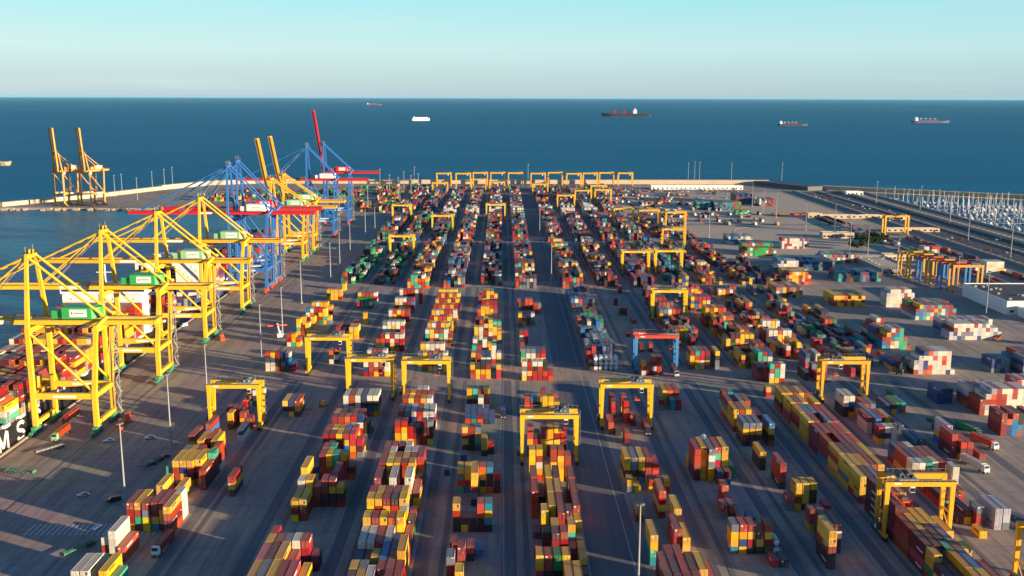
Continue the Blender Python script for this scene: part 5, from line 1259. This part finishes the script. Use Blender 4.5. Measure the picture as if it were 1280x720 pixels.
bms = [(boat_mesh(11, 17), 'sailing_boat', 'white sailing boat with bare mast moored in the marina'), (boat_mesh(13, 20), 'sailing_boat', 'white sailing boat with bare mast moored in the marina'), (boat_mesh(9, 13.5), 'sailing_boat', 'white sailing boat with bare mast moored in the marina'), (boat_mesh(12, 0, True), 'motor_boat', 'white motor boat moored in the marina among sailing masts')]
PON = [(y, min(.53 * y + 25, WG[0] + (WG[1] - 62 - y) / .78)) for y in (1110 + r * 50 for r in range(9))]
for y, x1 in PON:
    o_ = MB(); o_.box(578, x1, y - 1.2, y + 1.2, -2.7, -2.1, M_concg)
    for x in range(582, int(x1), 14): o_.cyl((x, y + 1.4, -3), (x, y + 1.4, 0.5), .2, M_dgrey, 6)
    tag(o_.build('pontoon'), f'long grey floating pontoon, {ordn(PON.index((y, x1)) + 1)} from the camera, lined with moored boats', 'pontoon', 'marina pontoons')
nb = 0
for y, x1 in PON:
    x = 584
    while x < x1 - 2 and nb < 240:
        for s in (1, -1):
            if R3.random() < .8 and nb < 230:
                me, nm, lb = R3.choice(bms); o = link_mesh(nm, me, None, (x + R3.uniform(-.6, .6), y + s * 15, -2.9), 0 if s < 0 else math.pi)
                tag(o, lb, 'boat', 'sailing boats in the marina' if nm == 'sailing_boat' else 'motor boats in the marina'); nb += 1
        x += R3.uniform(6, 9.5)
print('boats', nb)

# ------------------------------------------------------------------ light, air
SUN_EL, SUN_AZ = 7.6, 27.0       # azimuth: degrees from +X towards -Y
ax, el = R(-SUN_AZ), R(SUN_EL)
sd = Vector((math.cos(ax) * math.cos(el), math.sin(ax) * math.cos(el), math.sin(el)))
sun_d = bpy.data.lights.new('sun', 'SUN'); sun_d.energy = 5.0; sun_d.angle = R(0.53); sun_d.color = (1.0, 0.79, 0.55)
sun = bpy.data.objects.new('sun', sun_d); COL.objects.link(sun); sun.rotation_euler = sd.to_track_quat('Z', 'Y').to_euler()
w = bpy.data.worlds.new('World'); scene.world = w; w.use_nodes = True
nt = w.node_tree; bg = nt.nodes['Background']
sky = nt.nodes.new('ShaderNodeTexSky'); sky.sky_type = 'NISHITA'; sky.sun_disc = False; sky.sun_elevation = el; sky.sun_rotation = R(90 + SUN_AZ)
sky.altitude = 100; sky.air_density = 1.0; sky.dust_density = 0.6; sky.ozone_density = 2.0
tc = nt.nodes.new('ShaderNodeTexCoord'); sp = nt.nodes.new('ShaderNodeSeparateXYZ'); nt.links.new(tc.outputs['Generated'], sp.inputs[0])
EX = 2.0 ** EXPOSURE
def skyc(c): return tuple(v / EX / SKY for v in lin(c))
lowf = mathn(nt, 'MULTIPLY', sp.outputs['Z'], 4.0, True)          # 0 .. 1 over 0 .. 14.5 degrees
rp = nt.nodes.new('ShaderNodeValToRGB'); e = rp.color_ramp.elements
for k, (p, c) in enumerate(((0.0, (187, 207, 214)), (0.05, (194, 216, 218)), (0.18, (203, 238, 236)), (0.36, (176, 236, 243)), (0.75, (96, 178, 214)))):
    el_ = e[k] if k < 2 else e.new(p)
    el_.position = p; el_.color = (*skyc(c), 1)
nt.links.new(lowf, rp.inputs[0])
wisp = N(nt, 'ShaderNodeTexNoise', Scale=3.0, Detail=6.0, Roughness=0.6); mpw = N(nt, 'ShaderNodeMapping'); mpw.inputs['Scale'].default_value = (1, 1, 14)
nt.links.new(tc.outputs['Generated'], mpw.inputs[0]); nt.links.new(mpw.outputs[0], wisp.inputs['Vector'])
lowc = mixrgb(nt, rp.outputs[0], skyc((214, 238, 240)), mathn(nt, 'MULTIPLY', ramp(nt, wisp.outputs['Fac'], [(0.55, 0), (0.8, 1)]), 0.45))
lr = nt.nodes.new('ShaderNodeCombineColor')
for i_, kx in enumerate((0.22, 0.12, 0.08)): nt.links.new(mathn(nt, 'SUBTRACT', 1.0, mathn(nt, 'MULTIPLY', sp.outputs['X'], kx)), lr.inputs[i_])
lowc = mixrgb(nt, lowc, lr.outputs[0], 1.0, 'MULTIPLY')
tint = mixrgb(nt, sky.outputs[0], (0.5, 0.93, 1.5), 1.0, 'MULTIPLY')
up_ = ramp(nt, sp.outputs['Z'], [(0.13, 0), (0.3, 1)])
nt.links.new(mixrgb(nt, lowc, tint, up_), bg.inputs['Color']); bg.inputs['Strength'].default_value = SKY

# thin sea haze
m = MB(); m.box(-96000, 96000, -96000, 96000, -13.2, 170.0, None) if False else None
hz = bpy.data.materials.new('haze'); hz.use_nodes = True; ht = hz.node_tree
for n_ in list(ht.nodes):
    if n_.type == 'BSDF_PRINCIPLED': ht.nodes.remove(n_)
pv = ht.nodes.new('ShaderNodeVolumePrincipled'); pv.inputs['Color'].default_value = (0.32, 0.76, 1.0, 1); pv.inputs['Density'].default_value = HAZE; pv.inputs['Anisotropy'].default_value = 0.0
ht.links.new(pv.outputs[0], [n_ for n_ in ht.nodes if n_.type == 'OUTPUT_MATERIAL'][0].inputs['Volume'])
hb = MB().box(-94000, 94000, -94000, 94000, -13.2, 172.0, hz)
tag(hb.build('haze'), 'thin pale sea haze over the water', 'haze', kind='stuff')
vs = scene.view_settings
scene.display_settings.display_device = 'sRGB'
vs.view_transform = 'Standard'; vs.look = 'None'; vs.gamma = 1.0; vs.use_curve_mapping = False
vs.exposure = EXPOSURE
scene.cycles.max_bounces = 5; scene.cycles.diffuse_bounces = 3; scene.cycles.glossy_bounces = 2; scene.cycles.volume_bounces = 0
scene.cycles.use_denoising = True
